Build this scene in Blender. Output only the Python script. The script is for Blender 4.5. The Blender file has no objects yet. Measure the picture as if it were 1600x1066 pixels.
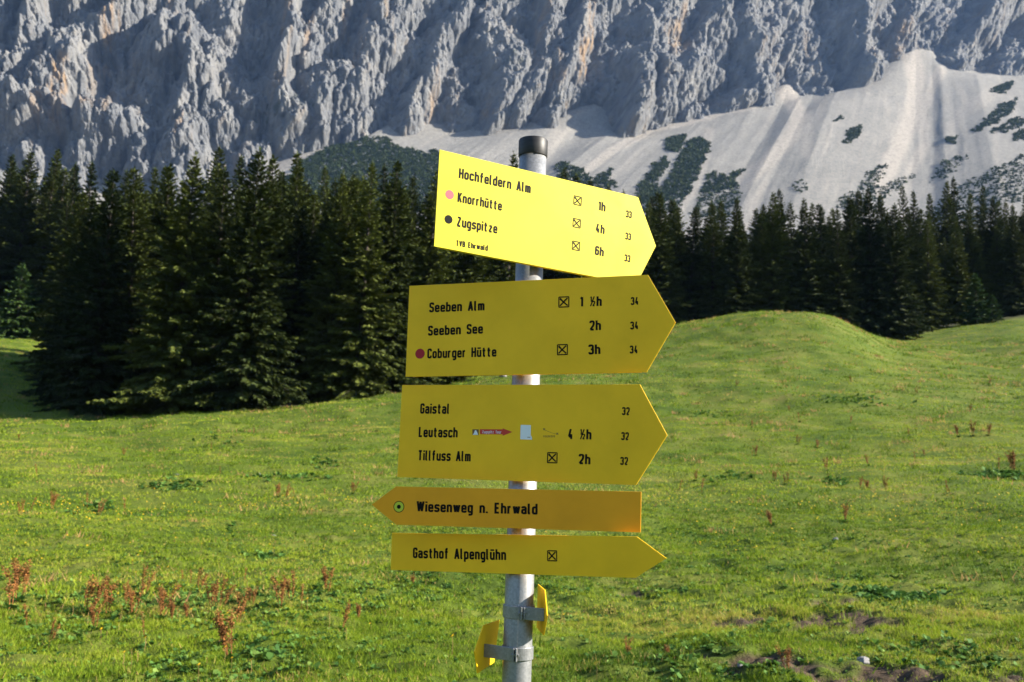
import bpy, math, random
import numpy as np

# ------------------------------------------------------------------ camera, world, sun, exposure
SC = bpy.context.scene
COL = SC.collection
FPX = 1556.0                      # focal length in pixels of the 1600 px wide photograph
PITCH, ROLL = math.radians(8.0), math.radians(1.9)
CAMZ = 1.62
EXPOSURE = 1.92
SUN_EL, SUN_AZ = math.radians(28.0), math.radians(94.0)   # azimuth clockwise from the viewing direction
SUN_POWER, SKY_POWER = 5.0, 0.092

_F = np.array([0, math.cos(PITCH), math.sin(PITCH)])
_U0 = np.array([0, -math.sin(PITCH), math.cos(PITCH)])
_R0 = np.array([1.0, 0, 0])
CR = _R0 * math.cos(ROLL) + _U0 * math.sin(ROLL)
CU = _U0 * math.cos(ROLL) - _R0 * math.sin(ROLL)
CF = _F
CAM = np.array([0, 0, CAMZ])

cam_data = bpy.data.cameras.new('camera')
cam = bpy.data.objects.new('camera', cam_data)
COL.objects.link(cam)
from mathutils import Matrix, Vector
m = Matrix.Identity(4)
for i in range(3):
    m[i][0], m[i][1], m[i][2], m[i][3] = CR[i], CU[i], -CF[i], CAM[i]
cam.matrix_world = m
cam_data.sensor_fit = 'HORIZONTAL'
cam_data.sensor_width = 36.0
cam_data.lens = FPX * 36.0 / 1600.0
cam_data.clip_start, cam_data.clip_end = 0.05, 20000
cam_data.dof.use_dof = True
cam_data.dof.focus_distance = 2.03
cam_data.dof.aperture_fstop = 10.0
SC.camera = cam

w = bpy.data.worlds.new('World')
SC.world = w
w.use_nodes = True
nt = w.node_tree
sky = nt.nodes.new('ShaderNodeTexSky')
sky.sky_type = 'NISHITA'
sky.sun_disc = False
sky.sun_elevation = SUN_EL
sky.sun_rotation = SUN_AZ
sky.altitude = 1500
sky.air_density, sky.dust_density, sky.ozone_density = 1.0, 0.6, 1.2
nt.links.new(sky.outputs[0], nt.nodes['Background'].inputs[0])
nt.nodes['Background'].inputs[1].default_value = SKY_POWER

sl = bpy.data.lights.new('sun', 'SUN')
sl.energy = SUN_POWER
sl.angle = math.radians(0.53)
sl.color = (1.0, 0.92, 0.79)
so = bpy.data.objects.new('sun', sl)
COL.objects.link(so)
SUNDIR = Vector((math.sin(SUN_AZ) * math.cos(SUN_EL), math.cos(SUN_AZ) * math.cos(SUN_EL), math.sin(SUN_EL)))
so.rotation_euler = SUNDIR.to_track_quat('Z', 'Y').to_euler()
so.location = SUNDIR * 50

SC.view_settings.view_transform = 'Standard'
SC.view_settings.look = 'None'
SC.view_settings.exposure = EXPOSURE
SC.view_settings.gamma = 1.0
SC.render.engine = 'CYCLES'
SC.cycles.max_bounces = 6
SC.cycles.diffuse_bounces = 3
SC.cycles.transparent_max_bounces = 6
SC.cycles.volume_bounces = 0

# ------------------------------------------------------------------ helpers
RNG = np.random.default_rng(7)


def ray(px, py):
    px = np.asarray(px, float)[..., None]
    py = np.asarray(py, float)[..., None]
    return CF + CR * (px - 800) / FPX + CU * (533 - py) / FPX


def proj(P):
    q = P - CAM
    d = q @ CF
    return 800 + FPX * (q @ CR) / d, 533 - FPX * (q @ CU) / d


def noise2(x, y, seed=0):
    """gradient noise, about -1..1"""
    x = np.asarray(x, float); y = np.asarray(y, float)
    xi = np.floor(x).astype(np.int64); yi = np.floor(y).astype(np.int64)
    xf = x - xi; yf = y - yi

    def g(ix, iy, dx, dy):
        h = (ix * 374761393 + iy * 668265263 + seed * 974711) & 0x7fffffff
        h = ((h ^ (h >> 13)) * 1274126177) & 0x7fffffff
        h = h ^ (h >> 16)
        a = (h & 0xffff) * (2 * math.pi / 65536)
        return np.cos(a) * dx + np.sin(a) * dy
    u = xf * xf * xf * (xf * (xf * 6 - 15) + 10)
    v = yf * yf * yf * (yf * (yf * 6 - 15) + 10)
    a = g(xi, yi, xf, yf); b = g(xi + 1, yi, xf - 1, yf)
    c = g(xi, yi + 1, xf, yf - 1); d = g(xi + 1, yi + 1, xf - 1, yf - 1)
    return 1.5 * ((a * (1 - u) + b * u) * (1 - v) + (c * (1 - u) + d * u) * v)


def fbm(x, y, seed=0, octv=4, gain=0.5):
    s = 0; a = 1.0; t = 0
    for k in range(octv):
        s = s + a * noise2(x * 2 ** k + 17.3 * k, y * 2 ** k - 9.1 * k, seed + k)
        t += a; a *= gain
    return s / t


def facets(x, y, seed=0, k=0.55, g=0.75):
    """broken rock: the upper envelope of tilted plates, one per jittered cell; about 0..1"""
    x = np.asarray(x, float); y = np.asarray(y, float)
    xi = np.floor(x).astype(np.int64); yi = np.floor(y).astype(np.int64)
    best = np.full(x.shape, -9.0)

    def h01(ix, iy, s):
        h = (ix * 374761393 + iy * 668265263 + (seed * 31 + s) * 974711) & 0x7fffffff
        h = ((h ^ (h >> 13)) * 1274126177) & 0x7fffffff
        return ((h ^ (h >> 16)) & 0xffff) / 65535.0
    for i in (-1, 0, 1):
        for j in (-1, 0, 1):
            cx, cy = xi + i, yi + j
            dx = x - (cx + h01(cx, cy, 1)); dy = y - (cy + h01(cx, cy, 2))
            v = h01(cx, cy, 3) * 0.7 + g * ((h01(cx, cy, 4) - .5) * dx + (h01(cx, cy, 5) - .5) * dy) - k * (dx * dx + dy * dy)
            best = np.maximum(best, v)
    return best


def sstep(a, b, x):
    t = np.clip((x - a) / (b - a), 0, 1)
    return t * t * (3 - 2 * t)


def mesh_np(name, V, faces, mat=None, parent=None, smooth=False, attrs=None, link=True):
    """faces: list of (n,k) int arrays"""
    V = np.asarray(V, np.float32)
    if not isinstance(faces, (list, tuple)):
        faces = [faces]
    faces = [np.asarray(f, np.int32) for f in faces if len(f)]
    me = bpy.data.meshes.new(name)
    nl = sum(f.size for f in faces); nf = sum(len(f) for f in faces)
    me.vertices.add(len(V)); me.loops.add(nl); me.polygons.add(nf)
    me.vertices.foreach_set('co', V.ravel())
    me.loops.foreach_set('vertex_index', np.concatenate([f.ravel() for f in faces]))
    sizes = np.concatenate([np.full(len(f), f.shape[1], np.int32) for f in faces])
    starts = np.concatenate([[0], np.cumsum(sizes)[:-1]]).astype(np.int32)
    me.polygons.foreach_set('loop_start', starts)
    me.polygons.foreach_set('use_smooth', np.full(nf, smooth))
    for k, a in (attrs or {}).items():
        at = me.attributes.new(k, 'FLOAT', 'POINT')
        at.data.foreach_set('value', np.asarray(a, np.float32))
    me.update(calc_edges=True)
    me.validate()
    if mat:
        me.materials.append(mat)
    o = bpy.data.objects.new(name, me)
    if link:
        COL.objects.link(o)
    if parent:
        o.parent = parent
    return o


class MB:
    """collects polygons of any size"""
    def __init__(s):
        s.v = []; s.f = []

    def add(s, vs, fs):
        b = len(s.v)
        s.v += [tuple(map(float, p)) for p in vs]
        s.f += [tuple(i + b for i in q) for q in fs]

    def tube(s, pts, rad, n=16, caps=True):
        rings = []
        pts = [np.asarray(p, float) for p in pts]
        for i, p in enumerate(pts):
            t = pts[min(i + 1, len(pts) - 1)] - pts[max(i - 1, 0)]
            t = t / np.linalg.norm(t)
            a = np.cross(t, (0, 1, 0.123)); a /= np.linalg.norm(a)
            b = np.cross(t, a)
            r = rad[i] if hasattr(rad, '__len__') else rad
            rings.append([p + r * (a * math.cos(2 * math.pi * k / n) + b * math.sin(2 * math.pi * k / n)) for k in range(n)])
        vs = [q for r in rings for q in r]
        fs = []
        for i in range(len(pts) - 1):
            for k in range(n):
                fs.append((i * n + k, i * n + (k + 1) % n, (i + 1) * n + (k + 1) % n, (i + 1) * n + k))
        if caps:
            fs.append(tuple(range(n))[::-1]); fs.append(tuple((len(pts) - 1) * n + k for k in range(n)))
        s.add(vs, fs)

    def prism(s, poly, origin, ax, ay, an, t0, t1):
        """poly in plane coords (counter clockwise), extruded along an from t0 to t1"""
        n = len(poly)
        P = [np.asarray(origin) + np.asarray(ax) * x + np.asarray(ay) * y for x, y in poly]
        an = np.asarray(an)
        vs = [p + an * t0 for p in P] + [p + an * t1 for p in P]
        fs = [tuple(range(n))[::-1], tuple(range(n, 2 * n))]
        fs += [(k, (k + 1) % n, (k + 1) % n + n, k + n) for k in range(n)]
        s.add(vs, fs)

    def build(s, name, mat, parent=None, smooth=False, bevel=0):
        me = bpy.data.meshes.new(name)
        me.from_pydata(s.v, [], s.f)
        me.update()
        if mat:
            me.materials.append(mat)
        if smooth:
            me.polygons.foreach_set('use_smooth', [True] * len(me.polygons))
        o = bpy.data.objects.new(name, me)
        COL.objects.link(o)
        if parent:
            o.parent = parent
        if bevel:
            b = o.modifiers.new('bevel', 'BEVEL'); b.width = bevel; b.segments = 2; b.limit_method = 'ANGLE'
        return o


def tag(o, label=None, cat=None, group=None, kind=None):
    if label: o['label'] = label
    if cat: o['category'] = cat
    if group: o['group'] = group
    if kind: o['kind'] = kind
    return o


def empty(name, loc):
    o = bpy.data.objects.new(name, None)
    o.empty_display_size = 0.2
    o.location = loc
    COL.objects.link(o)
    return o


# ------------------------------------------------------------------ materials
class M:
    """small node builder round a Principled material"""
    def __init__(s, name, rough=0.8, metal=0.0, spec=0.3):
        s.m = bpy.data.materials.new(name)
        s.m.use_nodes = True
        s.t = s.m.node_tree
        s.b = s.t.nodes['Principled BSDF']
        s.b.inputs['Roughness'].default_value = rough
        s.b.inputs['Metallic'].default_value = metal
        s.b.inputs['Specular IOR Level'].default_value = spec

    def n(s, t, **k):
        n = s.t.nodes.new(t)
        for a, v in k.items():
            if a.startswith('i_'):
                n.inputs[a[2:].replace('_', ' ')].default_value = v
            else:
                setattr(n, a, v)
        return n

    def l(s, a, b):
        s.t.links.new(a, b)

    def pos(s):
        return s.n('ShaderNodeNewGeometry').outputs['Position']

    def mapping(s, src, scale=(1, 1, 1), rot=(0, 0, 0)):
        mp = s.n('ShaderNodeMapping')
        mp.inputs['Scale'].default_value = scale
        mp.inputs['Rotation'].default_value = rot
        s.l(src, mp.inputs['Vector'])
        return mp.outputs[0]

    def noise(s, vec, scale, detail=4, rough=0.55, dist=0.0):
        n = s.n('ShaderNodeTexNoise')
        n.inputs['Scale'].default_value = scale
        n.inputs['Detail'].default_value = detail
        n.inputs['Roughness'].default_value = rough
        n.inputs['Distortion'].default_value = dist
        s.l(vec, n.inputs['Vector'])
        return n.outputs['Fac']

    def attr(s, name):
        return s.n('ShaderNodeAttribute', attribute_name=name).outputs['Fac']

    def ramp(s, fac, stops):
        r = s.n('ShaderNodeValToRGB')
        e = r.color_ramp.elements
        while len(e) < len(stops):
            e.new(0.5)
        for x, (p, c) in zip(e, stops):
            x.position = p
            x.color = (*c, 1) if len(c) == 3 else c
        s.l(fac, r.inputs[0])
        return r.outputs[0]

    def mix(s, fac, a, b, mode='MIX'):
        n = s.n('ShaderNodeMix', data_type='RGBA', blend_type=mode)
        for sock, v in ((n.inputs[0], fac), (n.inputs[6], a), (n.inputs[7], b)):
            if hasattr(v, 'is_output'):
                s.l(v, sock)
            elif isinstance(v, (int, float)):
                sock.default_value = v
            else:
                sock.default_value = (*v, 1)
        return n.outputs[2]

    def bump(s, h, strength=0.3, dist=0.02):
        b = s.n('ShaderNodeBump')
        b.inputs['Strength'].default_value = strength
        b.inputs['Distance'].default_value = dist
        s.l(h, b.inputs['Height'])
        s.l(b.outputs[0], s.b.inputs['Normal'])

    def color(s, c):
        if hasattr(c, 'is_output'):
            s.l(c, s.b.inputs['Base Color'])
        else:
            s.b.inputs['Base Color'].default_value = (*c, 1)
        return s


def mat_foliage(name, dark, light, var=0.35, transl=0.25, attr=None, stops=None):
    k = M(name, rough=0.7, spec=0.12)
    if attr:
        c = k.ramp(k.attr(attr), stops)
    else:
        r = k.n('ShaderNodeObjectInfo').outputs['Random']
        n = k.noise(k.pos(), 1.7, 3)
        mx = k.n('ShaderNodeMath', operation='ADD')
        k.l(r, mx.inputs[0]); k.l(n, mx.inputs[1])
        h = k.n('ShaderNodeMath', operation='MULTIPLY'); h.inputs[1].default_value = 0.5
        k.l(mx.outputs[0], h.inputs[0])
        c = k.ramp(h.outputs[0], [(0.25, dark), (0.75, light)])
    k.color(c)
    tr = k.n('ShaderNodeBsdfTranslucent')
    k.l(c, tr.inputs[0])
    ms = k.n('ShaderNodeMixShader'); ms.inputs[0].default_value = transl
    k.l(k.b.outputs[0], ms.inputs[1]); k.l(tr.outputs[0], ms.inputs[2])
    k.l(ms.outputs[0], k.t.nodes['Material Output'].inputs[0])
    return k.m


# grass blades and meadow soil
GRASS_STOPS = [(0.0, (0.045, 0.085, 0.007)), (0.35, (0.148, 0.220, 0.010)), (0.65, (0.245, 0.292, 0.020)), (0.85, (0.33, 0.26, 0.07)), (1.0, (0.36, 0.20, 0.09))]
MAT_GRASS = mat_foliage('grass_blades', None, None, transl=0.35, attr='tint', stops=GRASS_STOPS)
MAT_WEED = mat_foliage('weed_leaves', None, None, transl=0.25, attr='tint', stops=[(0.0, (0.025, 0.07, 0.014)), (0.6, (0.07, 0.15, 0.025)), (1.0, (0.14, 0.21, 0.04))])
MAT_NEEDLES = mat_foliage('spruce_needles', (0.016, 0.026, 0.005), (0.074, 0.090, 0.015), transl=0.14)
MAT_YOUNG = mat_foliage('young_spruce_needles', (0.022, 0.046, 0.010), (0.040, 0.072, 0.016), transl=0.15)
MAT_PINE = mat_foliage('dwarf_pine_needles', None, None, transl=0.1, attr='tint', stops=[(0.0, (0.010, 0.020, 0.002)), (1.0, (0.036, 0.050, 0.004))])

k = M('bark', rough=0.9)
k.color(k.ramp(k.noise(k.mapping(k.pos(), (6, 6, 1.5)), 2.0, 5), [(0.3, (0.020, 0.016, 0.012)), (0.7, (0.06, 0.048, 0.036))]))
MAT_BARK = k.m

k = M('meadow_turf', rough=0.95, spec=0.1)
P_ = k.pos()
c = k.ramp(k.noise(P_, 0.35, 6, 0.6), [(0.30, (0.045, 0.078, 0.008)), (0.48, (0.085, 0.118, 0.012)), (0.62, (0.125, 0.14, 0.022)), (0.75, (0.18, 0.15, 0.045))])
c = k.mix(k.ramp(k.noise(P_, 9.0, 5, 0.65), [(0.35, (0, 0, 0)), (0.7, (1, 1, 1))]), k.mix(1.0, c, (0.62, 0.66, 0.6), 'MULTIPLY'), c)
mud = k.ramp(k.noise(P_, 14, 5), [(0.3, (0.030, 0.020, 0.013)), (0.7, (0.105, 0.074, 0.048))])
c = k.mix(k.attr('mud'), c, mud)
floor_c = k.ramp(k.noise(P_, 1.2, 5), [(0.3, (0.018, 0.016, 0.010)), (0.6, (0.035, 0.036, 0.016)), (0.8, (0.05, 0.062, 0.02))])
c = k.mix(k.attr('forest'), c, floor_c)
k.color(c)
k.bump(k.noise(P_, 11.0, 6, 0.7), 0.9, 0.06)
MAT_MEADOW = k.m

# limestone
k = M('limestone', rough=0.95, spec=0.15)
P_ = k.pos()
v1 = k.noise(k.mapping(P_, (1, 1, 0.35), (0.0, 0.25, 0)), 0.035, 8, 0.62, 0.6)
c = k.ramp(v1, [(0.28, (0.080, 0.085, 0.094)), (0.5, (0.130, 0.133, 0.138)), (0.72, (0.205, 0.198, 0.186))])
v2 = k.noise(k.mapping(P_, (1, 1, 0.16), (0, 0.15, 0)), 0.03, 6, 0.6, 0.4)
c = k.mix(k.ramp(v2, [(0.58, (0, 0, 0)), (0.72, (0.7, 0.7, 0.7))]), c, (0.19, 0.145, 0.10))
c = k.mix(k.attr('ochre'), c, (0.25, 0.17, 0.098))
v3 = k.noise(k.mapping(P_, (1, 1, 0.12), (0, -0.1, 0)), 0.06, 6, 0.65)
c = k.mix(k.ramp(v3, [(0.60, (0, 0, 0)), (0.78, (0.75, 0.75, 0.75))]), c, (0.06, 0.06, 0.06))
c = k.mix(k.attr('moss'), c, (0.022, 0.032, 0.014))
k.color(c)
k.bump(k.noise(k.mapping(P_, (1, 1, 0.5)), 0.16, 8, 0.7), 1.0, 7.0)
MAT_ROCK = k.m

k = M('scree', rough=0.95, spec=0.1)
P_ = k.pos()
c = k.ramp(k.noise(k.mapping(P_, (1, 1, 1)), 0.02, 8, 0.65), [(0.3, (0.158, 0.152, 0.141)), (0.6, (0.188, 0.18, 0.165)), (0.8, (0.215, 0.203, 0.184))])
c = k.mix(k.attr('streak'), c, (0.275, 0.248, 0.216))
gr = k.noise(P_, 0.22, 8, 0.85)
c = k.mix(k.ramp(gr, [(0.36, (0.75, 0.75, 0.75)), (0.52, (0, 0, 0))]), c, (0.075, 0.075, 0.07))
c = k.mix(k.ramp(gr, [(0.55, (0, 0, 0)), (0.68, (0.6, 0.6, 0.6))]), c, (0.29, 0.27, 0.24))
c = k.mix(k.ramp(k.noise(P_, 0.012, 6, 0.7), [(0.62, (0, 0, 0)), (0.8, (0.35, 0.35, 0.35))]), c, (0.14, 0.145, 0.10))
k.color(c)
k.bump(k.noise(P_, 0.35, 8, 0.8), 0.9, 2.2)
MAT_SCREE = k.m

# sign post materials
def mat_paint(name, base, dirt=0.12):
    k = M(name, rough=0.42, spec=0.25)
    P_ = k.n('ShaderNodeTexCoord').outputs['Object']
    n1 = k.noise(P_, 9, 5, 0.6)
    c = k.mix(k.ramp(n1, [(0.35, (0, 0, 0)), (0.75, (1, 1, 1))]), base, tuple(x * 0.86 for x in base))
    c = k.mix(k.ramp(k.noise(k.mapping(P_, (1, 1, 0.25)), 60, 4, 0.7), [(0.66, (0, 0, 0)), (0.8, (dirt * 3, dirt * 3, dirt * 3))]), c, tuple(x * 0.55 for x in base))
    k.color(c)
    r = k.n('ShaderNodeMapRange'); r.inputs[3].default_value = 0.45; r.inputs[4].default_value = 0.65
    k.l(n1, r.inputs[0]); k.l(r.outputs[0], k.b.inputs['Roughness'])
    k.bump(k.noise(P_, 35, 3), 0.05, 0.002)
    return k.m


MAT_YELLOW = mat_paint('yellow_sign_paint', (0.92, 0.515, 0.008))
MAT_YELLOW_SUNLIT = mat_paint('sunlit_yellow_sign_paint', (0.56, 0.475, 0.010))  # sunlit copy of the sign yellow, effect of direct sun put into its colour
MAT_ORANGE = mat_paint('orange_sign_paint', (0.84, 0.35, 0.008))
MAT_INK = M('black_lettering', rough=0.6, spec=0.08).color((0.006, 0.0055, 0.005)).m
MAT_RED = M('dark_red_film', rough=0.5).color((0.36, 0.010, 0.016)).m
MAT_PINK = M('pale_red_film', rough=0.55).color((0.56, 0.07, 0.085)).m  # paler, pinker red than the other marker dot film
MAT_STRED = M('sticker_red', rough=0.5).color((0.52, 0.040, 0.022)).m
MAT_WHITE = M('sticker_white', rough=0.5).color((0.72, 0.73, 0.72)).m
MAT_GREEN = M('yellow_green_film', rough=0.5).color((0.50, 0.55, 0.035)).m
MAT_BROWN = M('brown_film', rough=0.5).color((0.16, 0.075, 0.03)).m

k = M('galvanised_steel', rough=0.42, metal=0.6, spec=0.5)
P_ = k.n('ShaderNodeTexCoord').outputs['Object']
vo = k.n('ShaderNodeTexVoronoi'); vo.inputs['Scale'].default_value = 260
k.l(P_, vo.inputs['Vector'])
c = k.ramp(vo.outputs['Color'], [(0.2, (0.21, 0.215, 0.22)), (0.8, (0.27, 0.275, 0.28))])
c = k.mix(k.ramp(k.noise(k.mapping(P_, (1, 1, 0.3)), 28, 6, 0.7), [(0.52, (0, 0, 0)), (0.72, (0.75, 0.75, 0.75))]), c, (0.20, 0.195, 0.18))
k.color(c)
r = k.n('ShaderNodeMapRange'); r.inputs[3].default_value = 0.30; r.inputs[4].default_value = 0.62
k.l(k.noise(P_, 40, 4), r.inputs[0]); k.l(r.outputs[0], k.b.inputs['Roughness'])
MAT_STEEL = k.m
k = M('black_plastic', rough=0.5)
k.color(k.ramp(k.noise(k.mapping(k.n('ShaderNodeTexCoord').outputs['Object'], (1, 1, 4)), 50, 4), [(0.3, (0.006, 0.006, 0.006)), (0.75, (0.022, 0.021, 0.02))]))
MAT_CAP = k.m
k = M('rock_grey', rough=0.95)
k.color(k.ramp(k.noise(k.pos(), 6, 5), [(0.3, (0.13, 0.125, 0.12)), (0.7, (0.25, 0.24, 0.23))]))
k.bump(k.noise(k.pos(), 12, 5), 0.5, 0.03)
MAT_STONE = k.m
k = M('dock_rust', rough=0.9)
k.color(k.ramp(k.noise(k.pos(), 18, 3), [(0.3, (0.10, 0.040, 0.009)), (0.7, (0.28, 0.115, 0.028))]))
MAT_DOCK = k.m
MAT_PETAL = M('yellow_petals', rough=0.6).color((0.62, 0.38, 0.01)).m
MAT_DRY = M('dry_stalk', rough=0.9).color((0.22, 0.15, 0.05)).m

# ------------------------------------------------------------------ ground
GX = np.array([-700, -300, -120, 0, 150, 300, 450, 620, 800, 1000, 1060, 1130, 1180, 1250, 1290, 1330, 1370, 1400, 1500, 1600, 1750, 1950, 2300], float)
G = {
    7: [1095] * 23,
    10: [1018] * 23,
    14: [950] * 23,
    20: [880, 880, 880, 880, 880, 880, 880, 880, 878, 876, 876, 876, 876, 876, 876, 876, 876, 876, 876, 876, 876, 876, 876],
    30: [800, 800, 800, 800, 800, 798, 795, 792, 790, 788, 787.1, 786, 786, 786, 786, 786, 786, 786, 786, 786, 786, 786, 786],
    45: [728, 728, 728, 728, 728, 725, 722, 718, 715, 712, 712, 712, 712, 712, 712, 712, 712, 712, 712, 712, 712, 712, 712],
    60: [690, 690, 688, 687, 686, 682, 676, 668, 660, 655, 652.7, 650, 649.2, 648, 649, 650, 651.1, 652, 655, 658, 660, 662, 665],
    74: [676, 674, 672, 670, 660, 649, 637, 620, 605, 602, 600.2, 598, 598, 598, 600, 602, 605.4, 608, 614, 618, 622, 626, 630],
    82: [668, 666, 664, 660, 655, 646, 634, 617, 598, 584, 580.3, 576, 576, 576, 579, 582, 587.7, 592, 600, 604, 608, 612, 615],
    92: [620, 618, 612, 610, 622, 634, 626, 611, 588, 558, 552, 548, 545, 545, 547, 556, 568, 574, 584, 586, 588, 590, 590],
    105: [585, 582, 578, 578, 600, 615, 612, 598, 570, 528, 516, 506, 494, 496, 500, 516, 540, 556, 566, 566, 564, 560, 558],
    114: [570, 565, 562, 562, 585, 602, 602, 590, 560, 517, 502, 490, 485.5, 484.5, 488, 502, 525, 546, 552, 548, 545, 540, 538],
    124: [556, 552, 550, 548, 570, 590, 592, 580, 556, 528, 512, 506, 500, 497, 502, 515, 528, 538, 538, 532, 528, 524, 522],
    140: [535, 532, 530, 530, 550, 570, 575, 568, 555, 545, 540.4, 535, 532.9, 530, 529, 528, 526.9, 526, 520, 508, 505, 500, 498],
    165: [512, 512, 512, 514, 530, 545, 548, 545, 540, 530, 525.4, 520, 516.7, 512, 510, 508, 506.3, 505, 500, 492, 488, 484, 480],
    200: [485, 485, 485, 487, 500, 510, 510, 505, 500, 495, 492.7, 490, 487.5, 484, 482, 480, 477.7, 476, 472, 468, 464, 460, 458],
    300: [445] * 23,
    600: [420] * 23,
    950: [410] * 23,
}
GD = np.array(sorted(G))
_az = np.array([math.atan2(*ray(x, 600)[:2]) for x in GX])
GZ = np.zeros((len(GX), len(GD)))
for j, d in enumerate(GD):
    rr = ray(GX, np.array(G[d], float))
    GZ[:, j] = CAMZ + d * rr[:, 2] / np.hypot(rr[:, 0], rr[:, 1])
# resample on a fine regular table, then soften
LA = np.linspace(-0.85, 0.95, 440)
LD = np.linspace(math.log(2.0), math.log(950), 260)
t1 = np.array([np.interp(LD, np.log(np.concatenate([[2.0, 4.0], GD])), np.concatenate([[0.0, -0.02], r])) for r in GZ])
T = np.array([np.interp(LA, _az, t1[:, j]) for j in range(len(LD))]).T
for _ in range(3):
    Tp = np.pad(T, 2, mode='edge')
    T = sum(Tp[2 + i:2 + i + T.shape[0], 2 + j:2 + j + T.shape[1]] for i in (-2, -1, 0, 1, 2) for j in (-1, 0, 1)) / 15


def ground_base(X, Y):
    X = np.asarray(X, float); Y = np.asarray(Y, float)
    az = np.arctan2(X, Y); ld = np.log(np.maximum(np.hypot(X, Y), 2.0))
    a = np.clip((az - LA[0]) / (LA[-1] - LA[0]) * (len(LA) - 1), 0, len(LA) - 1.001)
    b = np.clip((ld - LD[0]) / (LD[-1] - LD[0]) * (len(LD) - 1), 0, len(LD) - 1.001)
    i = a.astype(int); j = b.astype(int); a = a - i; b = b - j
    return (T[i, j] * (1 - a) + T[i + 1, j] * a) * (1 - b) + (T[i, j + 1] * (1 - a) + T[i + 1, j + 1] * a) * b


def ground_z(X, Y):
    X = np.asarray(X, float); Y = np.asarray(Y, float)
    d = np.hypot(X, Y)
    z = ground_base(X, Y)
    f = sstep(3.0, 8.0, d)
    z = z + f * (0.16 * noise2(X / 5.3, Y / 5.3, 3) + 0.085 * noise2(X / 1.7, Y / 1.7, 5) + 0.10 * np.abs(noise2(X / 0.62, Y / 0.62, 9)) * sstep(40, 15, d) + 0.04 * np.abs(noise2(X / 0.9, Y / 0.9, 10)) + 0.02 * noise2(X / 0.24, Y / 0.24, 11))
    mu = mud_mask(X, Y)
    z = z - mu * (0.045 + 0.035 * noise2(X / .13, Y / .13, 15))
    z = z + sstep(25, 60, d) * (0.22 * noise2(X / 9.0, Y / 9.0, 13) + 0.13 * noise2(X / 3.1, Y / 3.1, 14))
    return z


def hit(px, py):
    """ground point seen at a photo pixel"""
    r = ray(float(px), float(py))
    r = r / math.hypot(r[0], r[1])
    d = np.exp(np.linspace(math.log(3), math.log(400), 3000))
    P = CAM + r * d[:, None]
    g = ground_base(P[:, 0], P[:, 1]) - P[:, 2]
    i = int(np.argmax(g > 0))
    if g[i] <= 0:
        i = len(d) - 1
    return P[i, 0], P[i, 1], d[i]


MUD = []   # x, y, rx, ry
for px, py, wpx, asp in ((990, 928, 26, 0.5), (1185, 972, 60, 0.5), (1300, 982, 90, 0.5), (1325, 957, 40, .5), (1200, 1040, 75, 0.5), (1420, 1052, 120, 0.4), (1560, 1052, 80, .4),
                         (1592, 928, 22, 0.5), (1262, 990, 25, 0.6), (1450, 962, 45, 0.5), (1065, 1030, 45, .5), (100, 892, 16, 0.5), (700, 985, 22, .5), (1010, 1012, 40, .4)):
    x, y, d = hit(px, py)
    MUD.append((x, y, 1.3 * wpx * d / FPX, wpx * d / FPX * 2.6 * asp))


def mud_mask(X, Y):
    mm = np.zeros(np.shape(X))
    n = 0.8 * noise2(np.asarray(X) / 0.55, np.asarray(Y) / 0.6, 21) + 0.6 * noise2(np.asarray(X) / 0.2, np.asarray(Y) / 0.2, 22)
    for x, y, rx, ry in MUD:
        q = np.hypot((X - x) / rx, (Y - y) / ry)
        mm = np.maximum(mm, 1 - sstep(0.6, 1.0, q + n))
    return mm


# forest edge: distance at which the wood begins, per photo column
FE_X = np.array([-700, -100, 0, 80, 110, 450, 640, 800, 1000, 1300, 1400, 1500, 1600, 2300], float)
FE_D = np.array([150, 150, 160, 150, 80, 78, 82, 105, 122, 126, 136, 150, 155, 160], float)
FE_A = np.array([math.atan2(*ray(x, 600)[:2]) for x in FE_X])


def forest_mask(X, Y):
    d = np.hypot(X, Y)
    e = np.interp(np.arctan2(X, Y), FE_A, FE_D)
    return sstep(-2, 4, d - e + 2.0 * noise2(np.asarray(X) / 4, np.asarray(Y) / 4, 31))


az_f = np.linspace(-0.66, 0.66, 420)
az_c = np.concatenate([np.linspace(-math.pi, -0.70, 40), az_f, np.linspace(0.70, math.pi, 40)[:-1]])
dd = np.concatenate([np.geomspace(0.4, 5, 24)[:-1], np.geomspace(5, 130, 700)[:-1], np.geomspace(130, 950, 90)])
A_, D_ = np.meshgrid(az_c, dd, indexing='ij')
X_ = np.sin(A_) * D_; Y_ = np.cos(A_) * D_
V = np.stack([X_, Y_, ground_z(X_, Y_)], -1).reshape(-1, 3)
na, nd = A_.shape
ii, jj = np.meshgrid(np.arange(na), np.arange(nd - 1), indexing='ij')
i2 = (ii + 1) % na
Fq = np.stack([ii * nd + jj, ii * nd + jj + 1, i2 * nd + jj + 1, i2 * nd + jj], -1).reshape(-1, 4)
cv = len(V)
V = np.vstack([V, [[0, 0, 0.0]]])
Ft = np.stack([np.full(na, cv), np.arange(na) * nd, ((np.arange(na) + 1) % na) * nd], -1)
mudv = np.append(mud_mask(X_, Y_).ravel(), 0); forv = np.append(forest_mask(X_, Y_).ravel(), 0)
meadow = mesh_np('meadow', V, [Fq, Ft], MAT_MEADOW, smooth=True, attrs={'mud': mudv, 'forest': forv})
tag(meadow, 'sunny green alpine meadow rising to the forest edge', 'meadow', kind='structure')

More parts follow.
